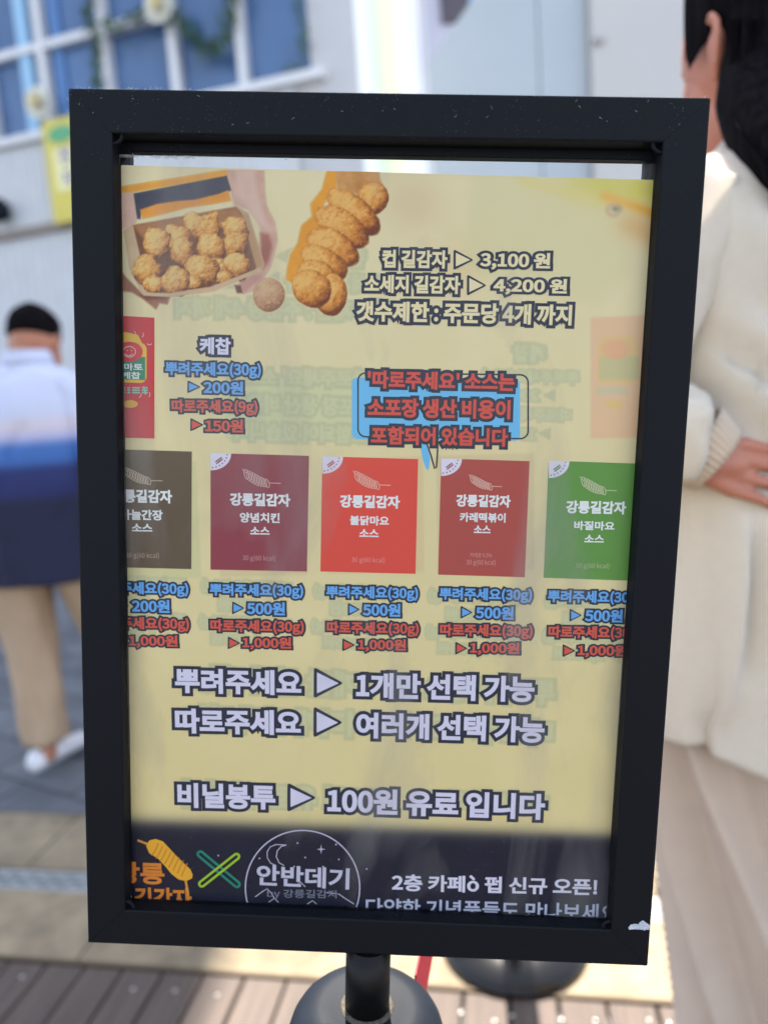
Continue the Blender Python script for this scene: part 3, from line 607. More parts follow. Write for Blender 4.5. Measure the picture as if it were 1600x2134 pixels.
def paint_box(px, py, u, v):
    x, y = (px - 230) * 2.667, (py - 320) * 2.667; rgb = paper_base(px, py); al = np.zeros(px.shape)
    def P(pts, c, s=4, nz=8, seed=1):
        nonlocal rgb, al; rgb, al = pic_poly(rgb, al, x, y, pts, c, s, nz, seed)
    P([(20, 190), (660, 88), (668, 125), (20, 232)], (233, 160, 48), 5)
    P([(645, 88), (855, 84), (858, 200), (868, 290), (915, 385), (930, 480), (912, 560), (890, 630), (850, 700), (800, 760), (745, 778), (722, 745), (770, 690), (835, 640), (850, 560), (830, 400), (770, 310), (690, 290), (668, 200)], (214, 168, 146), 7, 14, 3)
    P([(700, 88), (800, 86), (815, 220), (850, 330), (880, 420), (830, 400), (760, 300), (700, 220)], (230, 190, 168), 16, 8, 4)
    P([(835, 440), (880, 450), (900, 520), (880, 600), (850, 640), (835, 560)], (176, 102, 82), 12, 14, 5)
    P([(700, 735), (790, 665), (830, 650), (845, 690), (780, 740), (740, 778), (715, 765)], (206, 150, 134), 6, 10, 6)
    P([(690, 730), (725, 735), (735, 775), (705, 775)], (120, 72, 52), 6)
    P([(20, 215), (132, 215), (150, 360), (135, 400), (62, 420), (20, 420)], (222, 180, 158), 6, 10, 7)
    P([(20, 600), (90, 690), (180, 780), (335, 790), (318, 838), (275, 832), (255, 866), (180, 806), (120, 770), (20, 760)], (160, 98, 68), 6, 20, 8)
    P([(150, 780), (330, 792), (300, 812), (200, 812)], (120, 70, 48), 8, 10, 8)
    P([(130, 222), (648, 123), (673, 205), (560, 245), (440, 262), (360, 275), (250, 300), (172, 325), (168, 365), (150, 362)], (66, 64, 78), 4, 10, 9)
    P([(165, 312), (260, 280), (380, 262), (470, 258), (540, 238), (600, 225), (655, 203), (672, 262), (560, 282), (430, 300), (300, 335), (180, 362)], (234, 152, 46), 5, 10, 10)
    P([(75, 430), (128, 395), (700, 292), (768, 332), (858, 615), (836, 664), (575, 760), (340, 795), (180, 785), (110, 640)], (206, 166, 126), 4, 10, 11)
    P([(128, 402), (700, 300), (742, 345), (826, 610), (800, 650), (560, 738), (330, 775), (205, 768), (150, 640)], (124, 76, 42), 5, 16, 12)
    P([(128, 402), (700, 300), (735, 345), (700, 420), (470, 400), (300, 430), (190, 480)], (176, 118, 70), 9, 14, 13)
    P([(730, 330), (768, 345), (848, 615), (815, 645), (790, 560)], (196, 150, 104), 6, 8, 14)
    P([(78, 432), (128, 402), (165, 560), (200, 700), (205, 768), (180, 780), (112, 640)], (214, 180, 140), 5, 8, 15)
    dark = [(320, 610, 90, 60), (470, 560, 70, 60), (640, 560, 60, 60), (480, 700, 90, 50), (590, 640, 60, 60), (330, 640, 60, 60)]
    for k, (a, b, c, d) in enumerate(dark): rgb, al = shade_ell(rgb, al, x, y, a, b, c, d, 0, (104, 62, 34), (120, 74, 42), (80, 46, 26), 20 + k, .2)
    pots = [(470, 395, 62, 58, .2), (545, 415, 66, 85, .1), (690, 418, 68, 66, .5), (700, 492, 76, 66, -.2), (372, 468, 70, 66, 0), (258, 505, 72, 92, .15), (560, 515, 70, 76, 0), (402, 548, 62, 72, .1), (592, 640, 58, 50, 0), (200, 640, 76, 80, -.5), (628, 686, 52, 36, 0), (714, 626, 70, 68, 0), (514, 648, 76, 88, -.2), (245, 722, 60, 50, 0), (455, 715, 50, 36, 0), (366, 706, 74, 76, 0)]
    for k, (a, b, c, d, r_) in enumerate(pots): c *= 1.1; d *= 1.08; rgb, al = shade_ell(rgb, al, x, y, a, b, c, d, r_, (212, 138, 54), (246, 198, 120), (108, 52, 14), 40 + k * 3, .4)
    P([(180, 772), (330, 776), (560, 740), (826, 636), (842, 652), (575, 766), (340, 798), (186, 790)], (214, 178, 138), 4, 8, 16)
    rgb, al = shade_ell(rgb, al, x, y, 882, 785, 88, 94, 0, (196, 142, 98), (220, 176, 132), (150, 98, 58), 91, .05, .8)
    return rgb, al
def paint_sausage(px, py, u, v):
    x, y = (px - 230) * 2.667, (py - 320) * 2.667; rgb = paper_base(px, py); al = np.zeros(px.shape)
    rgb, al = pic_poly(rgb, al, x, y, [(1205, 92), (1260, 92), (1255, 190), (1200, 260), (1160, 330), (1200, 380), (1120, 440), (1100, 560), (1070, 640), (1020, 725), (976, 700), (982, 640), (1000, 560), (1040, 500), (1062, 400), (1120, 350), (1112, 280), (1175, 200)], (234, 156, 44), 6, 10, 2)
    rgb, al = pic_poly(rgb, al, x, y, [(1248, 92), (1492, 92), (1500, 150), (1535, 215), (1530, 290), (1485, 338), (1440, 320), (1380, 230), (1262, 190)], (204, 142, 76), 6, 26, 5)
    E_ = [(1455, 250, 88, 92, 0), (1350, 325, 178, 86, .70), (1286, 408, 172, 88, .62), (1236, 520, 160, 90, .55), (1186, 604, 142, 78, .5), (1150, 680, 120, 84, .5), (1228, 782, 88, 122, .1), (1118, 748, 118, 98, .75)]
    for k, (a, b, c, d, r_) in enumerate(E_): rgb, al = shade_ell(rgb, al, x, y, a, b, c, d, r_, (210, 128, 42), (242, 184, 100), (112, 50, 10), 70 + k * 4, .1, .55)
    return rgb, al
M_PHOTO = attr_mat('printed_photo', .6)
c0, c1 = suv(236, 655, WP), suv(598, 340, WP); print_grid('potato_box_picture', -IW - .002, c1[0], c0[1], suv(252, 350, WP)[1], .00042, WP + .00010, paint_box, M_PHOTO, poster)
c0, c1 = suv(590, 672, WP), suv(812, 356, WP); print_grid('sausage_potato_picture', c0[0], c1[0], c0[1], suv(700, 357, WP)[1], .00042, WP + .00010, paint_sausage, M_PHOTO, poster)

# --- flat printed shapes
I_DARK = ink('navy_ink', (40, 43, 60)); I_LAV = ink('lavender_ink', (208, 202, 242)); I_CREAM = ink('cream_ink', (230, 205, 160))
I_BLUE = ink('blue_ink', (98, 160, 226)); I_RED = ink('red_ink', (206, 84, 66)); I_RED2 = ink('bright_red_ink', (204, 74, 60)); I_SKY = ink('sky_ink', (104, 178, 220)); I_WHITE = ink('pale_ink', (232, 228, 232))
I_GHOST = mat('show_through_ink', (193, 190, 142), .55, spec=.3); I_GHOST2 = mat('show_through_pale', (201, 195, 143), .55, spec=.3); I_CARD = {}
def flat(name, polys, w, m, parent, thick=.00003):
    bm = bmesh.new()
    for P in polys: prism(bm, [(u, v, w) for u, v in P], (0, 0, -thick))
    return on_sign(name, bm_mesh(name, bm), m, parent)
def pxpoly(P, w): return [tuple(suv(x, y, w)) for x, y in P]
def stroke(polylines, wpx, w, closed=False):
    """thin printed line: one quad strip per polyline, in sign coordinates"""
    V, F = [], []
    for P in polylines:
        Q = np.array([suv(x, y, w) for x, y in P]); k = wpx * .000305 / 2; n = len(Q); i0 = len(V)
        for i in range(n):
            a, b = (Q[(i - 1) % n], Q[(i + 1) % n]) if closed else (Q[max(i - 1, 0)], Q[min(i + 1, n - 1)]); d = b - a; d /= np.linalg.norm(d) + 1e-12; nn = np.array([-d[1], d[0]]) * k
            V += [(*(Q[i] - nn), w), (*(Q[i] + nn), w)]
        for i in range(n if closed else n - 1): a, b = i0 + 2 * i, i0 + 2 * ((i + 1) % n); F.append((a, b, b + 1, a + 1))
    return V, F
GHOST_H, GHOST_F = [], []
UAX = suv(776, 640, WP)[0]
def place(v, lo, hi, x0, x1, y0, y1, h, w, thick):
    a = np.array(suv(x0, y0, w)); b = np.array(suv(x1, y1, w)); xm, ym = (x0 + x1) / 2, (y0 + y1) / 2
    hv = suv(xm, ym - h / 2, w)[1] - suv(xm, ym + h / 2, w)[1]; d = b - a; L = np.linalg.norm(d); d /= L; n = np.array([-d[1], d[0]])
    sx, sy = L / (hi[0] - lo[0]), hv / (hi[1] - lo[1]); q = np.array(v, float)
    uu = (q[:, 0] - (lo[0] + hi[0]) / 2) * sx; vv = (q[:, 1] - (lo[1] + hi[1]) / 2) * sy; c = (a + b) / 2
    out = np.stack([c[0] + d[0] * uu + n[0] * vv, c[1] + d[1] * uu + n[1] * vv, w + q[:, 2] * thick], 1)
    return out, (sx + sy) / 2
def text(name, s, x0, x1, y0, y1, h, m, parent, bold=.022, halo=0, halo_m=None, lvl=0, ghost=False):
    w = WP + .00030 + lvl * .0002
    vf, ff = glyphs(s, bold); lo, hi = vf.min(0), vf.max(0); P, sc = place(vf, lo, hi, x0, x1, y0, y1, h, w + .00012, .00003)
    o = on_sign(name, mesh(name, P, ff), m, parent)
    if halo:
        bev = bold + halo * .000305 / sc; vh, fh = glyphs(s, bev); Q, _ = place(vh, lo, hi, x0, x1, y0, y1, h, w, .00004)
        if halo_m is None: halo_m = I_DARK
        o2 = on_sign('outline', mesh('outline', Q, fh), halo_m, o)
        if ghost: ghost_add(Q, fh, GHOST_H, .00004); ghost_add(P, ff, GHOST_F, .00007)
    return o
def ghost_add(P, f, store, dz):
    G = np.array(P); G[:, 0] = 2 * UAX - G[:, 0]; G[:, 2] = WP + dz; store.append((G, f))
def triangle(x0, x1, yc, h, m, parent, edge=4, ghost=False, slope=.03):
    w = WP + .00042; name = 'arrow'
    y1 = yc + slope * (x1 - x0) / 2
    inn = [(x0 + edge, yc - h / 2 + edge * 1.7), (x0 + edge, yc + h / 2 - edge * 1.7), (x1 - edge * 1.6, y1)]
    out = [(x0, yc - h / 2), (x0 - .5, yc + h / 2), (x1, y1)]
    def rnd(P, r):
        R = []
        for i in range(3):
            p, a, b = [np.array(q, float) for q in (P[i], P[i - 1], P[(i + 1) % 3])]
            da, db = (a - p) / np.linalg.norm(a - p), (b - p) / np.linalg.norm(b - p)
            for t in np.linspace(0, 1, 5): R.append((1 - t) ** 2 * (p + da * r) + 2 * t * (1 - t) * p + t * t * (p + db * r))
        return R
    o = flat(name, [pxpoly(rnd(inn, 1.2), w)], w, m, parent); po = pxpoly(rnd(out, edge * 1.1), w)
    flat('outline', [po], w - .00012, I_DARK, o)
    if ghost: ghost_add([(u, v, 0) for u, v in po], [tuple(range(len(po)))[::-1]], GHOST_H, .00004)

def T(s, x0, x1, y0, y1, h, m, halo=4, bold=.04, name='price_text', ghost=True): return text(name, s, x0, x1, y0, y1, h, m, poster, bold, halo, ghost=ghost)
# top prices
T('컵 길감자', 796, 932, 539, 541, 38, I_CREAM, 5.5); triangle(945, 987, 541, 44, I_CREAM, poster, 4.5, True); T('3,100 원', 1000, 1146, 543, 546, 37, I_CREAM, 5.5)
T('소세지 길감자', 759, 959, 591, 594, 38, I_CREAM, 5.5); triangle(973, 1014, 594, 45, I_CREAM, poster, 4.5, True); T('4,200 원', 1028, 1181, 596, 599, 35, I_CREAM, 5.5)
T('갯수제한 : 주문당 4개 까지', 742, 1191, 648, 657, 43, I_CREAM, 6, name='limit_text')
# ketchup
T('케찹', 416, 481, 720, 722, 36, I_LAV, 5.5, name='heading_text')
T('뿌려주세요(30g)', 345, 544, 770, 773, 33, I_BLUE); triangle(391, 419, 806, 28, I_BLUE, poster, 3.2, True); T('200원', 424, 507, 807, 809, 27, I_BLUE)
T('따로주세요(9g)', 358, 537, 848, 850, 32, I_RED); triangle(397, 425, 885, 29, I_RED, poster, 3.2, True); T('150원', 428, 507, 887, 888, 27, I_RED)
# speech bubble
def rrect(x0, y0, x1, y1, r, sl=.03, n=6):
    R = []
    for cx, cy, a0 in ((x1 - r, y0 + r, -90), (x1 - r, y1 - r, 0), (x0 + r, y1 - r, 90), (x0 + r, y0 + r, 180)):
        for k in range(n + 1): a = math.radians(a0 + 90 * k / n); x = cx + r * math.cos(a); R.append((x, cy + r * math.sin(a) + sl * (x - x0)))
    return R
wB = WP + .00016
bub = flat('speech_bubble', [pxpoly(rrect(733, 787, 1083, 915, 12, .01), wB)], wB, I_SKY, poster)
flat('tail', [pxpoly([(875, 926), (888, 922), (896, 955), (893, 980), (887, 976), (880, 955)], wB)], wB, I_SKY, bub)
rr = rrect(746, 777, 1100, 908, 16, .012); V, F = stroke([rr[7:] + rr[:1]], 3, wB + .00008)
k0 = rrect(746, 777, 1100, 910, 16, .012)
V, F = stroke([k0 + [k0[0]], [(889, 924), (898, 950), (905.5, 977), (909, 974), (911, 950), (912, 926)]], 3, wB + .00008); on_sign('outline', mesh('outline', V, F), I_DARK, bub)
T("'따로주세요' 소스는", 766, 1072, 790, 797, 38, I_RED2, 6, name='notice_text'); T('소포장 생산 비용이', 766, 1063, 849, 854, 40, I_RED2, 6, name='notice_text'); T('포함되어 있습니다', 773, 1058, 907, 912, 38, I_RED2, 6, name='notice_text')

# --- sauce packets
def skewer_lines(x0, x1, y0, y1):
    """spiral potato on a stick drawn in thin lines, box x0..x1, y0..y1"""
    L = []; w, h = x1 - x0, y1 - y0
    ax0, ay0, ax1, ay1 = x0 + .10 * w, y0 + .28 * h, x0 + .64 * w, y0 + .74 * h
    for k in range(9):
        q = k / 8; cx, cy = ax0 + (ax1 - ax0) * q, ay0 + (ay1 - ay0) * q + .05 * h * math.sin(q * 3.1)
        rx, ry = .055 * w, .30 * h * (.72 + .28 * math.sin(math.pi * min(1, q + .15)))
        L.append([(cx + rx * math.cos(t) + .5 * rx * math.sin(t), cy + ry * math.sin(t)) for t in np.linspace(0, 2 * math.pi, 15)])
    L.append([(x0, y0), (x0 + .04 * w, y0 + .12 * h), (x0 + .10 * w, y0 + .22 * h)]); L.append([(ax1 + .04 * w, ay1 - .02 * h), (x1, ay1 + .0 * h)])
    return L
def packet(corners, col, title, flav, sauce, kcal, sk, badge, extra=None, label=None):
    w = WP + .00020; o = flat('sauce_packet', [pxpoly(corners, w)], w, ink('packet_ink', col), poster, .00005)
    if label: o['label'] = label
    tw = dict(lvl=0)
    for nm, (s, x0, x1, yc, h, b) in (('packet_title', title), ('flavour_text', flav), ('flavour_text', sauce), ('weight_text', kcal)) + ((('weight_text', extra),) if extra else ()):
        text(nm, s, x0, x1, yc - .01 * (x1 - x0), yc + .01 * (x1 - x0), h, I_WHITE if nm != 'weight_text' else ink('faint_ink', tuple(int(.5 * a + .5 * q) for a, q in zip(col, (235, 200, 190)))), o, b)
    V, F = stroke(skewer_lines(*sk), 1.7, w + .0001); on_sign('skewer_drawing', mesh('sk', V, F), ink('line_ink', tuple(int(.35 * a + .65 * q) for a, q in zip(col, (236, 214, 196)))), o)
    if badge:
        (x, y), (x2, y2) = corners[0], corners[1]; r = 43; sl = (y2 - y) / (x2 - x); P = [(x, y)] + [(x + r * math.sin(t), y + sl * r * math.sin(t) + (r - 2) * math.cos(t) * .88) for t in np.linspace(math.pi / 2, 0, 14)]
        b_ = flat('corner_badge', [pxpoly(P, w + .0001)], w + .0001, ink('badge_ink', (214, 206, 232)), o)
        D = []
        for t in np.linspace(.12, 1.45, 7): a, b = t - .045, t + .045; D.append([(x + (r - 8) * math.sin(q), y + (r - 8) * math.cos(q) * .88) for q in (a, b)])
        for k in range(3): D.append([(x + 10 + k * 4, y + 19 - k * 3), (x + 15 + k * 4, y + 15 - k * 3)]); D.append([(x + 12 + k * 4, y + 23 - k * 3), (x + 17 + k * 4, y + 18 - k * 3)])
        V, F = stroke(D, 2.6, w + .0002); on_sign('badge_marks', mesh('bm', V, F), ink('badge_marks_ink', tuple(int(.75 * a + 30) for a in col)), o)
B1, B2, B3 = .042, .034, .014
packet([(196, 935), (400, 941), (399, 1186), (200, 1181)], (93, 76, 58), ('강릉길감자', 233, 359, 1034, 28, B1), ('마늘간장', 252, 339.5, 1073, 22, B2), ('소스', 275, 318, 1099.5, 16, B2), ('30 g(60 kcal)', 262, 332, 1158.5, 14, B3), (258, 339, 974, 1012), False, label='dark brown packet cut off by the left edge')
packet([(439, 944), (644, 950), (639.5, 1191), (439, 1187)], (138, 57, 68), ('강릉길감자', 479, 605, 1041.5, 27, B1), ('양념치킨', 500, 583, 1079, 21, B2), ('소스', 521.7, 562, 1106, 16, B2), ('30 g(60 kcal)', 505.6, 574, 1164, 14, B3), (505.6, 585.5, 977, 1018), True, label='maroon packet')
packet([(671.7, 951), (871, 956.7), (865.6, 1196), (667.6, 1191)], (214, 72, 58), ('강릉길감자', 708, 833, 1045.5, 27, B1), ('불닭마요', 729, 810.5, 1085, 20, B2), ('소스', 748.6, 789, 1111, 16, B2), ('30 g(60 kcal)', 732, 802, 1168, 14, B3), (736, 814, 981, 1022), True, label='bright red packet')
packet([(919, 955.6), (1103, 961), (1093, 1203), (912.5, 1197.5)], (168, 72, 64), ('강릉길감자', 950, 1063.6, 1044, 26, B1), ('카레떡볶이', 957.5, 1053, 1078.5, 20, B2), ('소스', 987, 1022, 1103, 16, B2), ('30 g(60 kcal)', 971, 1032.5, 1173, 14, B3), (977, 1045.6, 989, 1023), True, extra=('카레분 0.5%', 979, 1025, 1157, 10, B3), label='brick red packet')
packet([(1143, 960), (1352, 967), (1340, 1211), (1132, 1204)], (92, 140, 62), ('강릉길감자', 1178.7, 1304, 1057.5, 27, B1), ('바질마요', 1195.6, 1280, 1095.6, 19, B2), ('소스', 1217, 1258, 1122.5, 16, B2), ('30 g(60 kcal)', 1198, 1269, 1180, 14, B3), (1208, 1284.5, 993, 1033), True, label='green packet cut off by the right edge')
# ketchup sachet at the left edge
w = WP + .00020; ks = flat('ketchup_packet', [pxpoly([(196, 655), (322, 662), (322, 914), (200, 911)], w)], w, ink('ketchup_ink', (194, 44, 50)), poster, .00005)
ks['label'] = 'bright red packet of tomato ketchup'
D = []
R_ = random.Random(4)
for k in range(26):
    x, y = R_.uniform(200, 318), R_.choice([R_.uniform(676, 745), R_.uniform(826, 872), R_.uniform(745, 826)])
    if 225 < x < 302 and 700 < y < 800: continue
    a = R_.uniform(0, 3.1); D.append([(x - 6 * math.cos(a), y - 6 * math.sin(a)), (x, y), (x + 5 * math.cos(a + .9), y + 5 * math.sin(a + .9))])
V, F = stroke(D, 1.6, w + .00006); on_sign('pattern', mesh('pat', V, F), ink('pale_pattern_ink', (226, 170, 160)), ks)
flat('yellow_border', [pxpoly(rrect(224, 712, 306, 796, 14), w + .00008), pxpoly([(232, 716), (238, 700), (262, 692), (288, 698), (297, 716)], w + .00008)], w + .00008, ink('label_yellow_ink', (226, 178, 58)), ks)
flat('green_label', [pxpoly([(222, 742), (303, 744), (303, 792), (222, 790)], w + .00014)], w + .00014, ink('label_green_ink', (48, 128, 92)), ks)
em = flat('emblem', [pxpoly([(270 + 28 * math.cos(t), 733 + 21 * math.sin(t)) for t in np.linspace(0, 2 * math.pi, 28)[:-1]], w + .00018)], w + .00018, ink('emblem_ink', (206, 52, 56)), ks)
circ = lambda cx, cy, rx, ry, n=22: [(cx + rx * math.cos(t), cy + ry * math.sin(t)) for t in np.linspace(0, 2 * math.pi, n)]
V, F = stroke([circ(270, 733, 13, 11), [(262, 737), (266, 741), (273, 741), (277, 737)], [(264, 731), (267, 730)], [(273, 730), (276, 731)]], 1.6, w + .00024); on_sign('emblem_lines', mesh('el', V, F), ink('emblem_line_ink', (236, 190, 180)), em)
text('label_text', '토마토', 238, 298, 764, 765, 15, I_WHITE, ks, .03); text('label_text', '케찹', 254, 293, 782, 783, 15, I_WHITE, ks, .03)
V, F = stroke([[(a, y), (a + b, y + .3)] for y in (808, 813, 818) for a, b in ((248, 14), (266, 6), (276, 16), (296, 12))] + [[(256, 806), (252, 822)], [(300, 805), (304, 822)]], 2.6, w + .0001); on_sign('small_print', mesh('sp', V, F), ink('teal_print_ink', (120, 200, 180)), ks)
flat('badge', [pxpoly(circ(272, 842, 16, 8)[:-1], w + .0001)], w + .0001, ink('badge_yellow_ink', (222, 168, 50)), ks)

# --- prices under the packets
def price(x0, x1, y, tx0, tx1, ty, p, px0, px1, m, base='뿌려주세요(30g)'):
    T(base, x0, x1, y - 1.5, y + 1.5, 30, m, 4); triangle(tx0, tx1, ty, 28, m, poster, 3, True); T(p, px0, px1, ty + .5, ty + 2, 27, m, 4)
for x0, x1, y, a, b, ty, c, d, y3, e, f_, t3, g_, h_, p1 in (
    (198, 393, 1228, 244, 270, 1262, 275, 354, 1301, 236, 262, 1336, 269, 370.6, '200원'),
    (437.5, 632, 1232, 484, 510, 1267, 514, 594, 1307, 475, 501.5, 1340, 505.6, 607, '500원'),
    (680, 871, 1237, 725, 750.5, 1270, 755.5, 834.5, 1311, 713.5, 740.5, 1344, 745.6, 846, '500원'),
    (915.5, 1108, 1240.6, 959.5, 985, 1276, 990.5, 1070, 1316, 948.5, 974.5, 1351, 979, 1082, '500원'),
    (1141, 1334, 1246, 1186.5, 1212.5, 1282, 1218, 1297, 1320, 1172, 1199, 1356, 1203, 1306, '500원')):
    price(x0, x1, y, a, b, ty, p1, c, d, I_BLUE); price(x0 + 1, x1 + 1.5, y3, e, f_, t3, '1,000원', g_, h_, I_RED, '따로주세요(30g)')
# --- big lines
T('뿌려주세요', 365, 628, 1418, 1424, 52, I_LAV, 7, name='rule_text'); triangle(654, 716, 1423, 66, I_LAV, poster, 6.5, True); T('1개만 선택 가능', 742, 1113, 1428, 1437, 54, I_LAV, 7, name='rule_text')
T('따로주세요', 365, 627, 1502, 1507, 52, I_LAV, 7, name='rule_text'); triangle(653.5, 715, 1505, 66, I_LAV, poster, 6.5, True); T('여러개 선택 가능', 742, 1134, 1511, 1522, 54, I_LAV, 7, name='rule_text')
T('비닐봉투', 370, 574, 1657, 1662, 52, I_LAV, 7, name='rule_text'); triangle(599, 660, 1662, 62, I_LAV, poster, 6.5, True); T('100원 유료 입니다', 682, 1135, 1668, 1682, 54, I_LAV, 7, name='rule_text')
# --- foot of the poster
w = WP + .00020
I_OR = ink('orange_ink', (206, 120, 44)); I_PAT = ink('potato_ink', (226, 160, 46)); I_LINE = ink('pale_line_ink', (186, 182, 204))
text('logo_text', '강릉', 240, 343, 1818, 1821, 46, I_OR, poster, .035); text('logo_text', '길감자', 281, 400, 1872, 1874, 46, I_OR, poster, .035)
lg = flat('potato_logo', [pxpoly([(305, 1762), (312, 1751), (325, 1748), (340, 1753), (352, 1766), (366, 1781), (384, 1799), (397, 1811), (402, 1822), (401, 1830), (388, 1836), (372, 1832), (358, 1821), (345, 1805), (330, 1789), (312, 1778)], w)], w + .0002, I_PAT, poster)
D = [[(305 + 9 * k + 2, 1776 + 6.6 * k - .25 * k), (311 + 9 * k, 1774 + 5.2 * k), (318 + 8.6 * k, 1762 + 5.6 * k), (322 + 8.6 * k, 1751 + 6 * k)] for k in range(1, 9)]
V, F = stroke(D, 2.2, w + .0003); on_sign('potato_rings', mesh('pr', V, F), ink('ring_ink', (186, 120, 34)), lg)
V, F = stroke([[(287, 1751), (308, 1759)], [(387, 1834), (392, 1860), (394, 1890)]], 5, w + .00025); on_sign('stick', mesh('st', V, F), ink('stick_ink', (206, 140, 60)), lg)
def capsule(a, b, r, n=10):
    a = np.array(a, float); b = np.array(b, float); d = (b - a) / np.linalg.norm(b - a); nn = np.array([-d[1], d[0]]); t0 = math.atan2(nn[1], nn[0])
    return [tuple(a + r * np.array([math.cos(t0 + t), math.sin(t0 + t)])) for t in np.linspace(0, math.pi, n)] + [tuple(b + r * np.array([math.cos(t0 + math.pi + t), math.sin(t0 + math.pi + t)])) for t in np.linspace(0, math.pi, n)]
V, F = stroke([capsule((418, 1780), (494, 1843), 5.5)], 5, w, True); on_sign('cross_stroke', mesh('x1', V, F), ink('teal_ink', (26, 128, 104)), poster)
V, F = stroke([capsule((493, 1785), (421, 1842), 5.5)], 5, w + .0001, True); on_sign('cross_stroke', mesh('x2', V, F), ink('lime_ink', (150, 184, 44)), poster)
D = [circ(630.5, 1850, 119, 119.5, 72)]
V, F = stroke(D, 2.6, w); rb = on_sign('round_emblem', mesh('re', V, F), I_LINE, poster)
D = [[(574, 1803), (564, 1799), (557, 1787), (557, 1775), (563, 1765), (575, 1760), (597, 1761)], [(597, 1761), (586, 1764), (578, 1773), (576, 1786), (582, 1798), (592, 1804)],
     [(532, 1869), (547, 1858), (557, 1852), (566, 1862), (572, 1872)], [(680, 1860), (706, 1863), (720, 1873), (738, 1884)], [(560, 1880), (572, 1872), (580, 1880)], [(640, 1884), (651, 1877), (660, 1884)], [(618, 1846), (626, 1838), (636, 1848)]]
V, F = stroke(D, 1.8, w); on_sign('emblem_drawing', mesh('ed', V, F), I_LINE, rb)
st = [(669 + (9 if k % 2 == 0 else 2) * math.sin(k * math.pi / 4), 1770 - (10 if k % 2 == 0 else 2) * math.cos(k * math.pi / 4)) for k in range(8)]
dots = [(620, 1757), (541, 1789), (636, 1787), (706, 1791), (613, 1806), (673, 1806), (455, 1783), (700, 1760), (764, 1811)]
flat('emblem_stars', [pxpoly(st, w)] + [pxpoly(circ(a, b, 1.7, 1.7, 8)[:-1], w) for a, b in dots], w, I_LINE, rb)
text('emblem_text', '안반데기', 535, 728, 1823, 1832, 44, I_LINE, rb, .028); text('emblem_text', 'by 강릉길감자', 557, 705, 1863, 1865, 20, ink('dim_ink', (120, 124, 142)), rb, .006)
text('notice_text', '2층 카페ò 펍 신규 오픈!', 816, 1244, 1838, 1848, 37, ink('lilac_ink', (206, 202, 222)), poster, .03)
text('notice_text', '다양한 기념품들도 만나보세요', 762, 1288, 1890, 1904, 38, ink('lilac_ink2', (176, 178, 202)), poster, .02)
# show-through of the print on the other side of the sheet: soft mirrored tints printed into the sheet itself
def raster(store):
    M = np.zeros(SHEET['shape'], np.float32); u0, v0, st = SHEET['u0'], SHEET['v0'], SHEET['st']; nv, nu = M.shape
    for G, f in store:
        g = np.asarray(G)[:, :2]; X, Y = (g[:, 0] - u0) / st[0], (g[:, 1] - v0) / st[1]
        for q in f:
            q = list(q); x, y = X[q], Y[q]; i0, i1 = max(int(x.min()), 0), min(int(x.max()) + 2, nu); j0, j1 = max(int(y.min()), 0), min(int(y.max()) + 2, nv)
            if i0 >= i1 or j0 >= j1: continue
            gx, gy = np.meshgrid(np.arange(i0, i1), np.arange(j0, j1)); ins = np.zeros(gx.shape, bool); n = len(q)
            for k in range(n):
                xa, ya, xb, yb = x[k], y[k], x[(k + 1) % n], y[(k + 1) % n]
                if ya == yb: continue
                ins ^= ((ya > gy) != (yb > gy)) & (gx < (xb - xa) * (gy - ya) / (yb - ya) + xa)
            M[j0:j1, i0:i1][ins] = 1
    for _ in range(2):
        P_ = np.pad(M, 1, mode='edge'); M = (P_[:-2, 1:-1] + P_[2:, 1:-1] + P_[1:-1, :-2] + P_[1:-1, 2:] + 2 * M) / 6
    return M
mh, mf = raster(GHOST_H), raster(GHOST_F)
px, py = SHEET['px'], SHEET['py']; rgb = SHEET['rgb']; mx_ = 2 * 776 - px
rgb = over(rgb, (222, 166, 130), .6 * cov(sdpoly(mx_, py, [(150, 655), (322, 662), (322, 914), (150, 911)]), 3))
rgb = over(rgb, (190, 194, 150), .6 * cov(sdpoly(mx_, py, rrect(733, 787, 1083, 915, 12, .01)), 3)); rgb = over(rgb, (196, 190, 140), .3 * cov(sdpoly(mx_, py, [(236, 350), (560, 350), (590, 560), (300, 640), (236, 560)]), 14))
for P_, c_ in ((rrect(224, 700, 306, 800, 14), (218, 182, 120)), ([(222, 742), (303, 744), (303, 792), (222, 790)], (186, 182, 134)), ([(245, 806), (310, 806), (310, 822), (245, 822)], (196, 186, 150)), ([(258, 834), (290, 834), (290, 850), (258, 850)], (220, 184, 110))): rgb = over(rgb, c_, .75 * cov(sdpoly(mx_, py, P_), 4))
rgb = over(rgb, (222, 158, 124), .6 * cov(np.hypot((mx_ - 270) / 28, (py - 728) / 21) * 20 - 20, 4))
for P_, c_ in (([(439, 944), (644, 950), (639, 1191), (439, 1187)], (200, 178, 138)), ([(671, 951), (871, 957), (866, 1196), (668, 1191)], (208, 178, 136)), ([(919, 956), (1103, 961), (1093, 1203), (912, 1197)], (204, 178, 138)), ([(1143, 960), (1352, 967), (1340, 1211), (1132, 1204)], (190, 190, 138))):
    rgb = over(rgb, c_, .5 * cov(sdpoly(mx_, py, P_), 3))
kk = (py < 1690)
rgb = over(rgb, (176, 176, 136), .62 * mh * kk); rgb = over(rgb, (204, 200, 158), .6 * mf * kk)
att = sheet.data.color_attributes['print']; att.data.foreach_set('color', np.concatenate([gain(np.clip(rgb, 0, 255)).reshape(-1, 3), np.ones((px.size, 1))], 1).astype(np.float32).ravel())

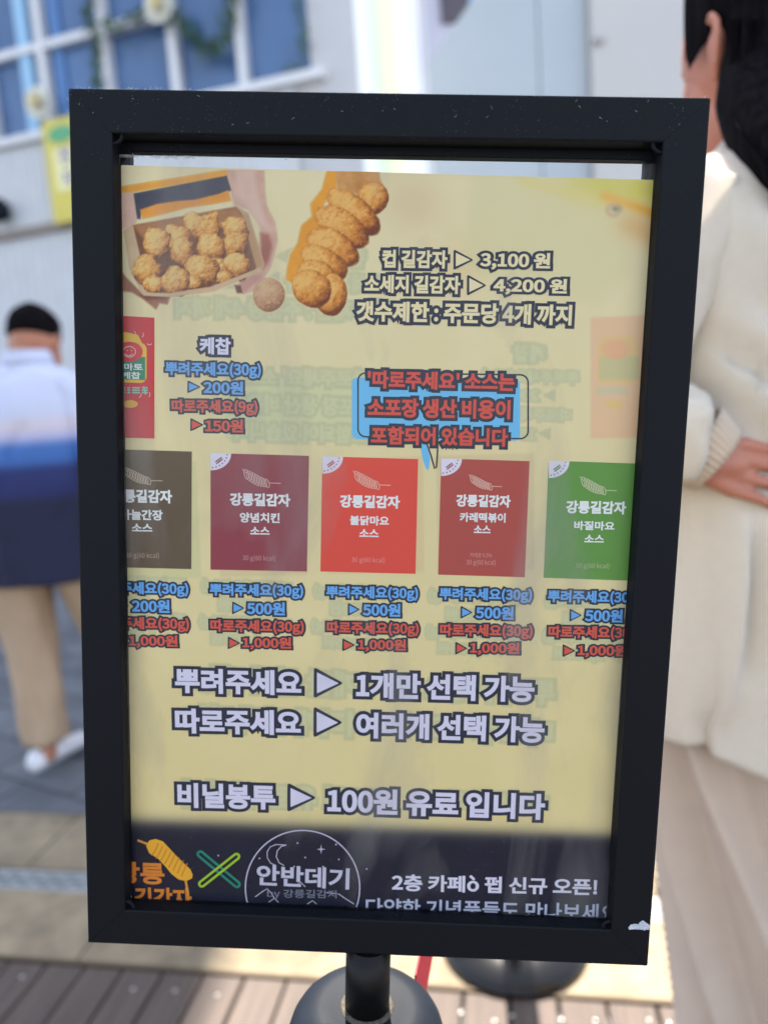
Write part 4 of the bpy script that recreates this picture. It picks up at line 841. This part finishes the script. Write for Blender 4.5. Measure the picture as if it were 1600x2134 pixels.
# ------------------------------------------------------------------ PEOPLE
def chain(bm, pts, rad, n=10):
    pts = [Vector(p) for p in pts]
    for p, r in zip(pts, rad): bmesh.ops.create_icosphere(bm, subdivisions=2, radius=r, matrix=Matrix.Translation(p))
    for (a, ra), (b, rb_) in zip(zip(pts, rad), list(zip(pts, rad))[1:]):
        d = b - a
        if d.length < 1e-6: continue
        m = Matrix.Translation((a + b) / 2) @ d.to_track_quat('Z', 'Y').to_matrix().to_4x4()
        bmesh.ops.create_cone(bm, cap_ends=True, segments=20, radius1=ra, radius2=rb_, depth=d.length, matrix=m)
def ell(bm, c, r, rot=(0, 0, 0)):
    from mathutils import Euler
    m = Matrix.Translation(c) @ Euler(rot).to_matrix().to_4x4() @ Matrix.Diagonal((*r, 1)); bmesh.ops.create_icosphere(bm, subdivisions=3, radius=1, matrix=m)
def skin_surface(name, bm, voxel, smooth=6):
    me = bpy.data.meshes.new(name); bm.to_mesh(me); bm.free(); o = bpy.data.objects.new(name, me); COL.objects.link(o)
    r = o.modifiers.new('r', 'REMESH'); r.mode = 'VOXEL'; r.voxel_size = voxel; s = o.modifiers.new('s', 'SMOOTH'); s.iterations = smooth; s.factor = .5
    dg = bpy.context.evaluated_depsgraph_get(); out = bpy.data.meshes.new_from_object(o.evaluated_get(dg)); bpy.data.objects.remove(o); bpy.data.meshes.remove(me)
    out.polygons.foreach_set('use_smooth', [True] * len(out.polygons)); return out
def skin_mat(name, c):
    m = mat(name, c, .5, noise=.06, nscale=30); p = m.node_tree.nodes['Principled BSDF']; p.inputs['Subsurface Weight'].default_value = .15; p.inputs['Subsurface Radius'].default_value = (.02, .008, .004); p.inputs['Subsurface Scale'].default_value = .5
    return m
def ring(c, rx, ry, n=48, fx=None, z=None):
    out = []
    for j in range(n):
        a = 2 * math.pi * j / n; k = 1 + (fx(a) if fx else 0); out.append((c[0] + rx * k * math.cos(a), c[1] + ry * k * math.sin(a), c[2] + (z(a) if z else 0)))
    return out
def lerp_rings(keys, n):
    """keys: (z, cx, cy, rx, ry) -> n interpolated (smoothed)"""
    K = np.array(keys, float); t = np.linspace(0, 1, len(K)); tt = np.linspace(0, 1, n); out = []
    for q in tt:
        i = min(int(q * (len(K) - 1)), len(K) - 2); f = q * (len(K) - 1) - i; p0, p1, p2, p3 = K[max(i - 1, 0)], K[i], K[i + 1], K[min(i + 2, len(K) - 1)]
        out.append(.5 * (2 * p1 + (p2 - p0) * f + (2 * p0 - 5 * p1 + 4 * p2 - p3) * f * f + (3 * p1 - p0 - 3 * p2 + p3) * f ** 3))
    return out
def body_frame(root, x, y, phi): root.location = (x, y, 0); root.rotation_euler = (0, 0, phi)
def child(name, me, m, parent): return link(name, me, m, parent, world=False)

# --- the woman in cream, seen from behind
wo = empty('person', (0, 0, 0), 'woman with long black hair in sheer cream top, hand behind her back', 'person')
PHI = math.radians(28); body_frame(wo, .487, .90, PHI)
_c, _s = math.cos(PHI), math.sin(PHI)
def wl(p): dx, dy = p[0] - .487, p[1] - .90; return np.array([dx * _c + dy * _s, -dx * _s + dy * _c, p[2]])
def wpx(px, py, y): return wl(at(px, py, y))
bm = bmesh.new()
ell(bm, (0, .025, 1.600), (.074, .093, .098)); ell(bm, (0, .055, 1.535), (.053, .062, .078)); ell(bm, (0, .118, 1.565), (.011, .018, .017)); ell(bm, (0, .105, 1.50), (.022, .02, .018)); ell(bm, (0, .11, 1.527), (.02, .012, .010))
for sx in (-1, 1):
    ell(bm, (sx * .026, .105, 1.592), (.012, .01, .008)); ell(bm, (sx * .042, .062, 1.552), (.018, .032, .04))
    pts = [(sx * (.074 + .012 * math.sin(t)), .012 - .017 * math.cos(t) - .006 * math.sin(t), 1.573 + .030 * math.sin(t - .3)) for t in np.linspace(-1.2, 3.2, 12)]
    chain(bm, [(sx * .068, .026, 1.583), (sx * .078, .018, 1.603), (sx * .084, .004, 1.606), (sx * .087, -.006, 1.594), (sx * .085, -.006, 1.576), (sx * .079, .004, 1.556), (sx * .070, .014, 1.546)], [.004, .0042, .0045, .0048, .0046, .0052, .0062])
    ell(bm, (sx * .074, .008, 1.577), (.006, .014, .024))
bmesh.ops.rotate(bm, verts=bm.verts[:], cent=(0, 0, 1.5), matrix=Matrix.Rotation(math.radians(-10), 3, 'Z'))
chain(bm, [(0, .0, 1.53), (0, -.01, 1.47), (0, -.01, 1.41)], [.052, .052, .066])
ell(bm, (0, -.005, 1.30), (.155, .085, .16)); ell(bm, (0, .005, 1.12), (.135, .085, .16)); ell(bm, (0, 0, .94), (.165, .105, .14))
chain(bm, [(-.15, -.005, 1.375), (-.15, -.005, 1.375), (.15, -.005, 1.375)], [.04, .04, .04])
bmesh.ops.rotate(bm, verts=bm.verts[:], cent=(0, 0, 1.5), matrix=Matrix.Rotation(math.radians(-9), 3, 'Z')) if 0 else None
elb = np.array([-.30, .02, 1.13]); wr = wpx(1432, 952, .752)
chain(bm, [(-.165, -.005, 1.37), tuple((np.array([-.165, -.005, 1.385]) + elb) / 2), tuple(elb), tuple((elb + wr) / 2), tuple(wr)], [.047, .043, .036, .030, .018])
chain(bm, [(.165, -.005, 1.37), (.22, -.01, 1.25), (.245, -.03, 1.12), (.17, -.13, 1.08), (.06, -.165, 1.06)], [.047, .043, .036, .032, .024])
# left hand lying flat across the small of the back, fingers to the right
hand_c = wpx(1525, 978, .748)
ex = wpx(1600, 990, .752) - wpx(1500, 970, .752); ex /= np.linalg.norm(ex); ez = np.array([0, 0, 1.]); ez -= ex * (ez @ ex); ez /= np.linalg.norm(ez); ey = np.cross(ez, ex)
def hp(a, b, c=0): return tuple(wr + ex * a + ez * b + ey * c)
chain(bm, [hp(0, 0), hp(.025, .0), hp(.05, .002)], [.017, .018, .014]); 
for b0_, b1_ in ((.021, .0245), (.007, .0085), (-.007, -.0085), (-.021, -.025)): chain(bm, [hp(.012, b0_ * .5), hp(.035, b0_ * .9), hp(.058, b1_)], [.0105, .0095, .0082])
nails = []
for k, (b0_, L, dr, cc) in enumerate(((.0245, .064, -.002, .004), (.0085, .074, -.004, .001), (-.0085, .070, -.007, 0), (-.025, .058, -.010, -.003))):
    q = [hp(.056, b0_), hp(.056 + L * .42, b0_ + dr * .3, -.006 + cc), hp(.056 + L * .74, b0_ + dr * .7, -.002 + cc), hp(.056 + L, b0_ + dr, .006 + cc)]
    chain(bm, q, [.0070, .0062, .0056, .0046]); nails.append((q[2], q[3]))
chain(bm, [hp(.012, .012, .008), hp(.034, .026, .014), hp(.052, .030, .016), hp(.066, .029, .017)], [.0105, .009, .008, .0065])
# right hand
rh = np.array([.06, -.165, 1.06])
for k, b_ in enumerate((.022, .007, -.008, -.022)): chain(bm, [tuple(rh + [0, 0, b_ * .5]), tuple(rh + [-.06, .0, b_]), tuple(rh + [-.1, .004, b_ - .006]), tuple(rh + [-.128 + .008 * abs(k - 1.5), .012, b_ - .01])], [.015, .0115, .0086, .0066])
chain(bm, [tuple(rh + [-.01, 0, .02]), tuple(rh + [-.045, .0, .045]), tuple(rh + [-.075, .0, .052])], [.013, .01, .008])
for sx in (-1, 1): chain(bm, [(sx * .085, 0, .92), (.01 + sx * .07, .005, .70), (.03 + sx * .06, .01, .49), (.042 + sx * .06, -.012, .32), (.05 + sx * .066, -.01, .09)], [.07, .042, .034, .032, .028]); chain(bm, [(.05 + sx * .066, -.025, .045), (.05 + sx * .07, .06, .035), (.05 + sx * .074, .13, .028)], [.034, .036, .026])
M_SKIN = skin_mat('warm_skin', (178, 118, 100))
child('body', skin_surface('body', bm, .0034, 3), M_SKIN, wo)
bm = bmesh.new()
for a, b in nails[3:]:
    a, b = np.array(a), np.array(b); d = (b - a) / np.linalg.norm(b - a); m_ = Matrix.Translation(b - ey * .0036 + d * .003) @ Vector(d).to_track_quat('X', 'Z').to_matrix().to_4x4() @ Matrix.Diagonal((.0062, .003, .0042, 1)); bmesh.ops.create_icosphere(bm, subdivisions=2, radius=1, matrix=m_)
child('fingernail', bm_mesh('nail', bm, True), mat('red_varnish', (186, 40, 66), .25), wo)
# hair
def hair_mat():
    m = mat('black_hair', (22, 18, 20), .75, spec=.04); t = m.node_tree; p = t.nodes['Principled BSDF']
    tc = t.nodes.new('ShaderNodeTexCoord'); mp = t.nodes.new('ShaderNodeMapping'); mp.inputs['Scale'].default_value = (90, 90, 3); t.links.new(tc.outputs['Object'], mp.inputs[0])
    n = t.nodes.new('ShaderNodeTexNoise'); n.inputs['Scale'].default_value = 1.6; n.inputs['Detail'].default_value = 6; t.links.new(mp.outputs[0], n.inputs['Vector'])
    r = t.nodes.new('ShaderNodeValToRGB'); r.color_ramp.elements[0].position = .35; r.color_ramp.elements[1].position = .75; r.color_ramp.elements[0].color = (*lin((7, 6, 8)), 1); r.color_ramp.elements[1].color = (*lin((24, 21, 25)), 1)
    t.links.new(n.outputs['Fac'], r.inputs[0]); t.links.new(r.outputs[0], p.inputs['Base Color']); b = t.nodes.new('ShaderNodeBump'); b.inputs['Strength'].default_value = .5; b.inputs['Distance'].default_value = .004; t.links.new(n.outputs['Fac'], b.inputs['Height']); t.links.new(b.outputs[0], p.inputs['Normal'])
    return m
M_HAIR = hair_mat()
bm = bmesh.new()
ell(bm, (0, -.002, 1.632), (.087, .098, .088)); ell(bm, (.006, -.034, 1.60), (.074, .074, .09))
def hx(px, py, y): return tuple(wpx(px, py, y))
# locks falling from behind the ear over the back, measured along their left edge
edge = [(1540, 40), (1540, 100), (1534, 160), (1536, 210), (1554, 260), (1582, 310), (1606, 350), (1628, 400), (1646, 470), (1662, 540), (1680, 620)]
hy = lambda y: .862 - .092 * min(1, max(0, (y - 150) / 190))
for k in range(9):
    off = 20 + 33 * k; pts = [hx(x + off + 6 * math.sin(y * .02 + k), y, hy(y) - .012 * math.sin(k * .6)) for x, y in edge]
    chain(bm, pts, [.026, .028, .029, .030, .031, .031, .030, .027, .024, .019, .01])
chain(bm, [hx(1600, 120, .885), hx(1610, 220, .87), hx(1640, 320, .84), hx(1680, 420, .83)], [.05, .05, .045, .04])
chain(bm, [hx(1572, 130, .875), hx(1574, 200, .868), hx(1594, 260, .85), hx(1624, 320, .83)], [.026, .026, .026, .026])
# sideburn strands in front of the ear
for k in range(5): chain(bm, [(-.073, .02 + .009 * k, 1.645), (-.0765, .026 + .008 * k, 1.61 - .004 * k), (-.076, .03 + .006 * k, 1.585 - .006 * k)], [.007, .0045, .002])
child('hair', skin_surface('hair', bm, .0045, 4), M_HAIR, wo)
bm = bmesh.new(); R_ = random.Random(3)
for k in range(150):
    t = R_.random(); off = 4 + 300 * t; w0 = R_.uniform(-1, 1)
    pts = [Vector(hx(x + off + R_.uniform(-3, 3) + 5 * math.sin(y * .015 + 5 * w0), y, hy(y) - .024 - .006 * R_.random())) for x, y in edge[:9 + k % 3]]
    tube(bm, pts, [.0016] * (len(pts) - 1) + [.0003], 5, False)
for k in range(60):
    o_ = R_.uniform(-16, 14); ph = R_.uniform(0, 6); pts = [Vector(hx(x + o_ + 9 * math.sin(y * .012 + ph) * (y / 400), y, hy(y) - .016 - .006 * R_.random())) for x, y in edge[:7 + k % 5]]
    tube(bm, pts, [.0009] * (len(pts) - 1) + [.0002], 5, False)
child('hair_strands', bm_mesh('strands', bm, True), M_HAIR, wo)
# sheer knit top
def knit_mat(name, c, sheer):
    m = mat(name, c, .85, spec=.2, bump=.35, bscale=500, noise=.025, nscale=90, trans=.3); t = m.node_tree; o = t.nodes['Material Output']; s = o.inputs[0].links[0].from_socket
    if sheer:
        tr = t.nodes.new('ShaderNodeBsdfTransparent'); mx = t.nodes.new('ShaderNodeMixShader'); mx.inputs[0].default_value = sheer
        tc = t.nodes.new('ShaderNodeTexCoord'); sx = t.nodes.new('ShaderNodeSeparateXYZ'); t.links.new(tc.outputs['Object'], sx.inputs[0])
        mr = t.nodes.new('ShaderNodeMapRange'); mr.inputs[1].default_value = 1.1; mr.inputs[2].default_value = 1.42; mr.inputs[3].default_value = .02; mr.inputs[4].default_value = sheer; t.links.new(sx.outputs[2], mr.inputs[0]); t.links.new(mr.outputs[0], mx.inputs[0])
        t.links.new(s, mx.inputs[1]); t.links.new(tr.outputs[0], mx.inputs[2]); t.links.new(mx.outputs[0], o.inputs[0])
    return m
M_KNIT = knit_mat('cream_knit', (233, 227, 216), .3)
slit = wpx(1490, 1550, .80); slit_a = math.atan2(slit[1] / .15, slit[0] / .2)
keys = [(1.478, 0, -.012, .064, .062), (1.455, 0, -.012, .095, .074), (1.43, 0, -.01, .15, .088), (1.39, 0, -.008, .192, .102), (1.30, 0, -.005, .198, .115), (1.18, 0, -.005, .188, .122), (1.05, 0, -.005, .186, .128), (.94, 0, 0, .190, .135), (.86, 0, 0, .196, .14), (.785, 0, 0, .20, .144)]
rings = []
N_ = 64
for i, k in enumerate(lerp_rings(keys, N_)):
    q = i / (N_ - 1); amp = .035 * max(0, q - .25) ** .8 * 1.3
    def fx(a, q=q, amp=amp):
        da = (a - slit_a + math.pi) % (2 * math.pi) - math.pi
        return amp * (math.sin(7 * a + 5.0 * q) * .7 + math.sin(13 * a - 6 * q + 1) * .35) + .034 * math.sin(4 * a + 9 * q) * min(1, max(0, q - .1) * 6) - (.10 * math.exp(-(da / .06) ** 2) * max(0, (q - .62) / .38)) - .035 * math.exp(-((a + 2.3 - q * 1.2) / .18) ** 2) * (1 if .3 < q < .7 else .3)
    def zf(a, q=q):
        da = (a - slit_a + math.pi) % (2 * math.pi) - math.pi
        s_ = 1 / (1 + math.exp(-da * 30)) if abs(da) < 1.5 else (1 if da > 0 else 0)
        return -(.010 + .035 * max(0, math.sin(min(da, 1.6)))) * s_ * max(0, (q - .7) / .3)
    rings.append(ring((k[1], k[2], k[0]), k[3], k[4], 180, fx, zf))
v, f = loft(rings, False)
FOLDS = [((1440, 765), (1610, 945), .011, .010), ((1490, 690), (1620, 905), .010, .011), ((1545, 640), (1640, 860), -.008, .012), ((1420, 700), (1560, 850), -.006, .010), ((1520, 480), (1560, 700), .008, .014), ((1470, 1080), (1455, 1500), .009, .012), ((1535, 1090), (1530, 1590), .009, .013), ((1590, 1070), (1600, 1600), -.009, .012), ((1500, 1120), (1500, 1400), -.007, .009), ((1560, 1150), (1568, 1500), -.006, .008)]
FL2 = [(wpx(*a, .79), wpx(*b, .79), h_, w_) for a, b, h_, w_ in FOLDS]
vv = np.array([tuple(p) for p in v]); bk = vv[:, 1] < .02; dy_ = np.zeros(len(vv))
for a, b, h_, w_ in FL2:
    A_, B_ = a[[0, 2]], b[[0, 2]]; e_ = B_ - A_; P_ = vv[:, [0, 2]] - A_; t_ = np.clip((P_ @ e_) / (e_ @ e_), 0, 1); d_ = np.hypot(*(P_ - t_[:, None] * e_).T)
    dy_ += h_ * 2.6 * np.exp(-(d_ / w_) ** 2) * np.sin(np.pi * np.clip(.08 + .92 * t_, 0, 1)) ** .5
vv[bk, 1] -= dy_[bk]; v = [tuple(p) for p in vv]
tp = child('knit_top', mesh('top', v, f, True), M_KNIT, wo); mo = tp.modifiers.new('s', 'SOLIDIFY'); mo.thickness = .002
# sleeves and cuff
def sleeve(pts, rad, n=30, folds=.06, m=M_KNIT, parent=None, name='sleeve'):
    P = [Vector(p) for p in pts]; R2 = []
    K = np.array([[*p, r] for p, r in zip(P, rad)]); L = 22; rr_ = []
    for i in range(L):
        q = i / (L - 1) * (len(K) - 1); a = min(int(q), len(K) - 2); t = q - a; rr_.append(K[a] * (1 - t) + K[a + 1] * t)
    for _ in range(3): rr_ = [rr_[0]] + [(rr_[i - 1] + rr_[i] * 2 + rr_[i + 1]) / 4 for i in range(1, L - 1)] + [rr_[-1]]
    up = None
    for i in range(L):
        d = Vector((rr_[min(i + 1, L - 1)] - rr_[max(i - 1, 0)])[:3]).normalized()
        if up is None: up = d.orthogonal().normalized()
        up = (up - d * up.dot(d)).normalized(); s_ = d.cross(up); c = Vector(rr_[i][:3])
        R2.append([c + (up * math.cos(a) + s_ * math.sin(a)) * rr_[i][3] * (1 + folds * math.sin(5 * a + i * .5) + folds * .5 * math.sin(9 * a - i)) for a in [2 * math.pi * j / n for j in range(n)]])
    v, f = loft(R2, False); o = child(name, mesh(name, v, f, True), m, parent); o.modifiers.new('s', 'SOLIDIFY').thickness = .002
    return o
cuff0 = wpx(1440, 925, .76); cuff1 = wpx(1494, 962, .752)
sleeve([(-.14, -.008, 1.40), (-.21, .0, 1.30), tuple(elb + [-.0, -.01, .03]), tuple((elb + cuff0) / 2 + [0, -.006, .02]), tuple(cuff0 + [0, 0, .008])], [.058, .062, .066, .064, .052], parent=wo)
M_RIB = knit_mat('ribbed_cuff', (222, 208, 192), 0)
def cuff(a, b, r0, r1, parent):
    a, b = Vector(a), Vector(b); d = (b - a).normalized(); up = d.orthogonal().normalized(); s_ = d.cross(up); R2 = []
    for i in range(6):
        q = i / 5; r = r0 + (r1 - r0) * q; R2.append([a.lerp(b, q) + (up * math.cos(t) + s_ * math.sin(t)) * r * (1 + .03 * math.cos(36 * t)) for t in [2 * math.pi * j / 216 for j in range(216)]])
    v, f = loft(R2, False); o = child('cuff', mesh('cuff', v, f, True), M_RIB, parent); o.modifiers.new('s', 'SOLIDIFY').thickness = .003
cuff(cuff0, cuff1, .046, .036, wo)
sleeve([(.14, -.008, 1.40), (.215, -.01, 1.29), (.25, -.03, 1.13), (.18, -.125, 1.085), (.11, -.152, 1.07)], [.058, .062, .062, .056, .048], parent=wo)
cuff((.12, -.150, 1.072), (.07, -.163, 1.062), .046, .037, wo)
# wide pleated trousers
M_TROU = mat('beige_pleats', (192, 176, 162), .75, noise=.04, nscale=25, bump=.25, bscale=500)
for sx in (-1, 1):
    keys = [(.86, sx * .055, 0, .105, .125), (.72, .01 + sx * .06, 0, .102, .122), (.58, .022 + sx * .06, 0, .096, .112), (.42, .036 + sx * .06, .0, .088, .102), (.26, .046 + sx * .062, .0, .082, .098), (.07, .05 + sx * .066, .0, .082, .1)]
    rings = []
    for i, k in enumerate(lerp_rings(keys, 120)):
        q = i / 119
        rings.append(ring((k[1], k[2], k[0]), k[3], k[4], 200, lambda a, q=q: (.17 + .08 * q) * (1.0 - 2.2 * abs(math.sin(3.5 * a - 6.5 * q + sx)) ** .8) + .05 * math.sin(9 * a - 15 * q + 1) + .02 * math.sin(3 * a + 6 * q)))
    v, f = loft(rings, False); o = child('trouser_leg', mesh('leg', v, f, True), M_TROU, wo); o.modifiers.new('s', 'SOLIDIFY').thickness = .002
M_SHOE = mat('white_shoe', (222, 222, 230), .5)
def shoe(parent, x, y, ang, L=.27):
    bm = bmesh.new(); M_ = Matrix.Translation((x, y, 0)) @ Matrix.Rotation(ang, 4, 'Z')
    rr_ = []
    for q, wd, ht in ((-.10, .028, .055), (-.085, .036, .075), (-.03, .04, .082), (.03, .043, .07), (.09, .048, .05), (.14, .042, .04), (.165, .02, .028)):
        rr_.append([M_ @ Vector((wd * math.cos(a), q * L / .27, max(.004, ht * .5 + ht * .5 * math.sin(a)) if math.sin(a) > -.6 else .004)) for a in np.linspace(0, 2 * math.pi, 21)[:-1]])
    v, f = loft(rr_); return child('shoe', mesh('shoe', v, f, True), M_SHOE, parent)
shoe(wo, -.016, 0.02, .1); shoe(wo, .118, .02, -.15)

# --- the man walking away in the striped polo shirt
ma = empty('person', (0, 0, 0), 'short haired person in white and navy striped polo and beige trousers walking', 'person')
body_frame(ma, -1.19, 2.46, math.radians(-4))
bm = bmesh.new()
ell(bm, (.05, .055, 1.505), (.074, .094, .098)); ell(bm, (.05, .09, 1.445), (.06, .06, .07)); ell(bm, (.05, .155, 1.48), (.012, .016, .018)); ell(bm, (.05, .135, 1.44), (.02, .012, .01))
for sx in (-1, 1):
    chain(bm, [(.05 + sx * .072, .06, 1.50), (.05 + sx * .084, .045, 1.508), (.05 + sx * .088, .038, 1.488), (.05 + sx * .078, .048, 1.46)], [.005, .006, .006, .006]); ell(bm, (.05 + sx * .076, .05, 1.485), (.006, .014, .022)); ell(bm, (.05 + sx * .027, .135, 1.505), (.013, .01, .008))
chain(bm, [(.05, .03, 1.46), (.04, .0, 1.40), (.035, -.01, 1.36)], [.056, .056, .07])
ell(bm, (.02, -.005, 1.21), (.17, .1, .18)); ell(bm, (.0, 0, 1.02), (.15, .1, .16)); ell(bm, (-.01, 0, .84), (.16, .11, .13)); chain(bm, [(-.14, -.005, 1.325), (.18, -.005, 1.325)], [.056, .056])
for sx in (-1, 1):
    chain(bm, [(.02 + sx * .17, -.005, 1.315), (.02 + sx * .235, -.02, 1.06), (.02 + sx * .225, .1, .86)], [.05, .042, .028]); h0 = np.array([.02 + sx * .225, .1, .86])
    chain(bm, [tuple(h0), tuple(h0 + [0, .025, -.06])], [.028, .026])
    for k in range(4): chain(bm, [tuple(h0 + [0, .01 + .012 * k, -.05]), tuple(h0 + [-sx * .006, .006 + .016 * k, -.10]), tuple(h0 + [-sx * .018, .008 + .015 * k, -.135 + .006 * abs(k - 1.5)])], [.012, .0095, .007])
    chain(bm, [tuple(h0 + [0, .03, -.02]), tuple(h0 + [-sx * .01, .062, -.055]), tuple(h0 + [-sx * .018, .07, -.085])], [.012, .01, .008])
chain(bm, [(-.09, 0, .84), (-.10, .02, .46), (-.075, -.02, .10)], [.085, .056, .04]); chain(bm, [(.085, 0, .84), (.13, .12, .48), (.17, .10, .10)], [.085, .056, .04])
chain(bm, [(-.075, -.03, .045), (-.07, .09, .035)], [.036, .03]); chain(bm, [(.17, .09, .045), (.18, .2, .035)], [.036, .03])
child('body', skin_surface('body', bm, .0075, 4), skin_mat('tan_skin', (176, 118, 94)), ma)
bm = bmesh.new(); ell(bm, (.05, .055, 1.522), (.082, .1, .096)); R_ = random.Random(5)
for v_ in bm.verts: v_.co += v_.normal * R_.uniform(-.002, .006)
geom = bm.verts[:] + bm.edges[:] + bm.faces[:]; bmesh.ops.bisect_plane(bm, geom=geom, plane_co=(.05, -.03, 1.515), plane_no=(0, .22, 1), clear_inner=True)
es = [e for e in bm.edges if e.is_boundary]; bmesh.ops.holes_fill(bm, edges=es)
child('hair', skin_surface('hair', bm, .006, 3), M_HAIR, ma)
def polo_mat():
    m = mat('striped_polo', (200, 205, 230), .8, bump=.3, bscale=300); t = m.node_tree; p = t.nodes['Principled BSDF']; tc = t.nodes.new('ShaderNodeTexCoord'); sx = t.nodes.new('ShaderNodeSeparateXYZ'); t.links.new(tc.outputs['Object'], sx.inputs[0])
    mr = t.nodes.new('ShaderNodeMapRange'); mr.inputs[1].default_value = .65; mr.inputs[2].default_value = 1.45; t.links.new(sx.outputs[2], mr.inputs[0])
    r = t.nodes.new('ShaderNodeValToRGB'); e = r.color_ramp.elements; z = lambda q: (q - .65) / .8
    e[0].position = z(.96); e[0].color = (*lin((16, 22, 54)), 1); e[1].position = z(.995); e[1].color = (*lin((26, 36, 90)), 1)
    for q, c in ((1.07, (34, 46, 100)), (1.095, (56, 98, 166)), (1.145, (66, 110, 178)), (1.175, (176, 178, 212)), (1.205, (204, 194, 206)), (1.25, (192, 198, 222))): n = e.new(z(q)); n.color = (*lin(c), 1)
    t.links.new(mr.outputs[0], r.inputs[0]); t.links.new(r.outputs[0], p.inputs['Base Color']); return m
M_POLO = polo_mat()
keys = [(1.425, .04, .0, .064, .066), (1.40, .035, -.003, .10, .08), (1.375, .03, -.005, .16, .095), (1.335, .02, -.005, .205, .112), (1.25, .02, -.005, .212, .128), (1.10, .01, 0, .205, .135), (.95, 0, 0, .205, .14), (.80, -.01, 0, .21, .142), (.685, -.01, 0, .212, .145)]
rings = [ring((k[1], k[2], k[0]), k[3], k[4], 140, lambda a, i=i * .5: .032 * (.25 + i / 29) * (math.sin(5 * a + i * .22) + .5 * math.sin(11 * a - i * .15)) + .02 * math.sin(3 * a - i * .5)) for i, k in enumerate(lerp_rings(keys, 60))]
v, f = loft(rings, False)
vv = np.array([tuple(p) for p in v]); R_ = random.Random(8)
for k in range(16):
    x_, z_, an, ln, hh_, wd_ = R_.uniform(-.16, .18), R_.uniform(.72, 1.3), R_.uniform(.5, 2.4), R_.uniform(.06, .2), R_.uniform(-.012, .016), R_.uniform(.010, .020)
    A_ = np.array([x_, z_]); e_ = np.array([math.cos(an), math.sin(an)]) * ln; P_ = vv[:, [0, 2]] - A_; t_ = np.clip((P_ @ e_) / (e_ @ e_), 0, 1); d_ = np.hypot(*(P_ - t_[:, None] * e_).T); bk = vv[:, 1] < 0
    vv[bk, 1] -= (hh_ * np.exp(-(d_ / wd_) ** 2))[bk]
v = [tuple(p) for p in vv]; o = child('polo_shirt', mesh('polo', v, f, True), M_POLO, ma); o.modifiers.new('s', 'SOLIDIFY').thickness = .003
for sx in (-1, 1): sleeve([(.02 + sx * .15, -.005, 1.335), (.02 + sx * .2, -.01, 1.24), (.02 + sx * .232, -.015, 1.09)], [.075, .072, .07], m=M_POLO, parent=ma, name='polo_sleeve', folds=.03)
rings = [ring((.043, .004 - .004 * i, 1.40 + .018 * i), .070 - .001 * i, .074 - .001 * i, 40) for i in range(4)]
rings += [ring((.043, .0, 1.45 - .02 * i), .070 + .005 * i, .074 + .005 * i, 40) for i in range(3)]
v, f = loft(rings, False); o = child('collar', mesh('collar', v, f, True), M_POLO, ma); o.modifiers.new('s', 'SOLIDIFY').thickness = .003
M_CHINO = mat('beige_chino', (172, 148, 124), .85, noise=.06, nscale=12, bump=.3, bscale=250)
for K in ([(.84, -.06, 0, .108, .102), (.70, -.095, .005, .10, .11), (.46, -.10, .02, .082, .09), (.26, -.085, .0, .078, .082), (.10, -.075, -.015, .072, .076)], [(.84, .06, 0, .108, .102), (.70, .105, .05, .10, .11), (.46, .132, .12, .08, .09), (.26, .15, .11, .076, .082), (.10, .17, .10, .07, .076)]):
    rings = [ring((k[1], k[2], k[0]), k[3], k[4], 60, lambda a, i=i: .05 * math.sin(4 * a + i * .5) + .03 * math.sin(7 * a - i * .6)) for i, k in enumerate(lerp_rings(K, 26))]
    v, f = loft(rings, False); o = child('trouser_leg', mesh('leg', v, f, True), M_CHINO, ma); o.modifiers.new('s', 'SOLIDIFY').thickness = .003
shoe(ma, -.07, .02, -.35, .28); shoe(ma, .175, .14, -.1, .28)
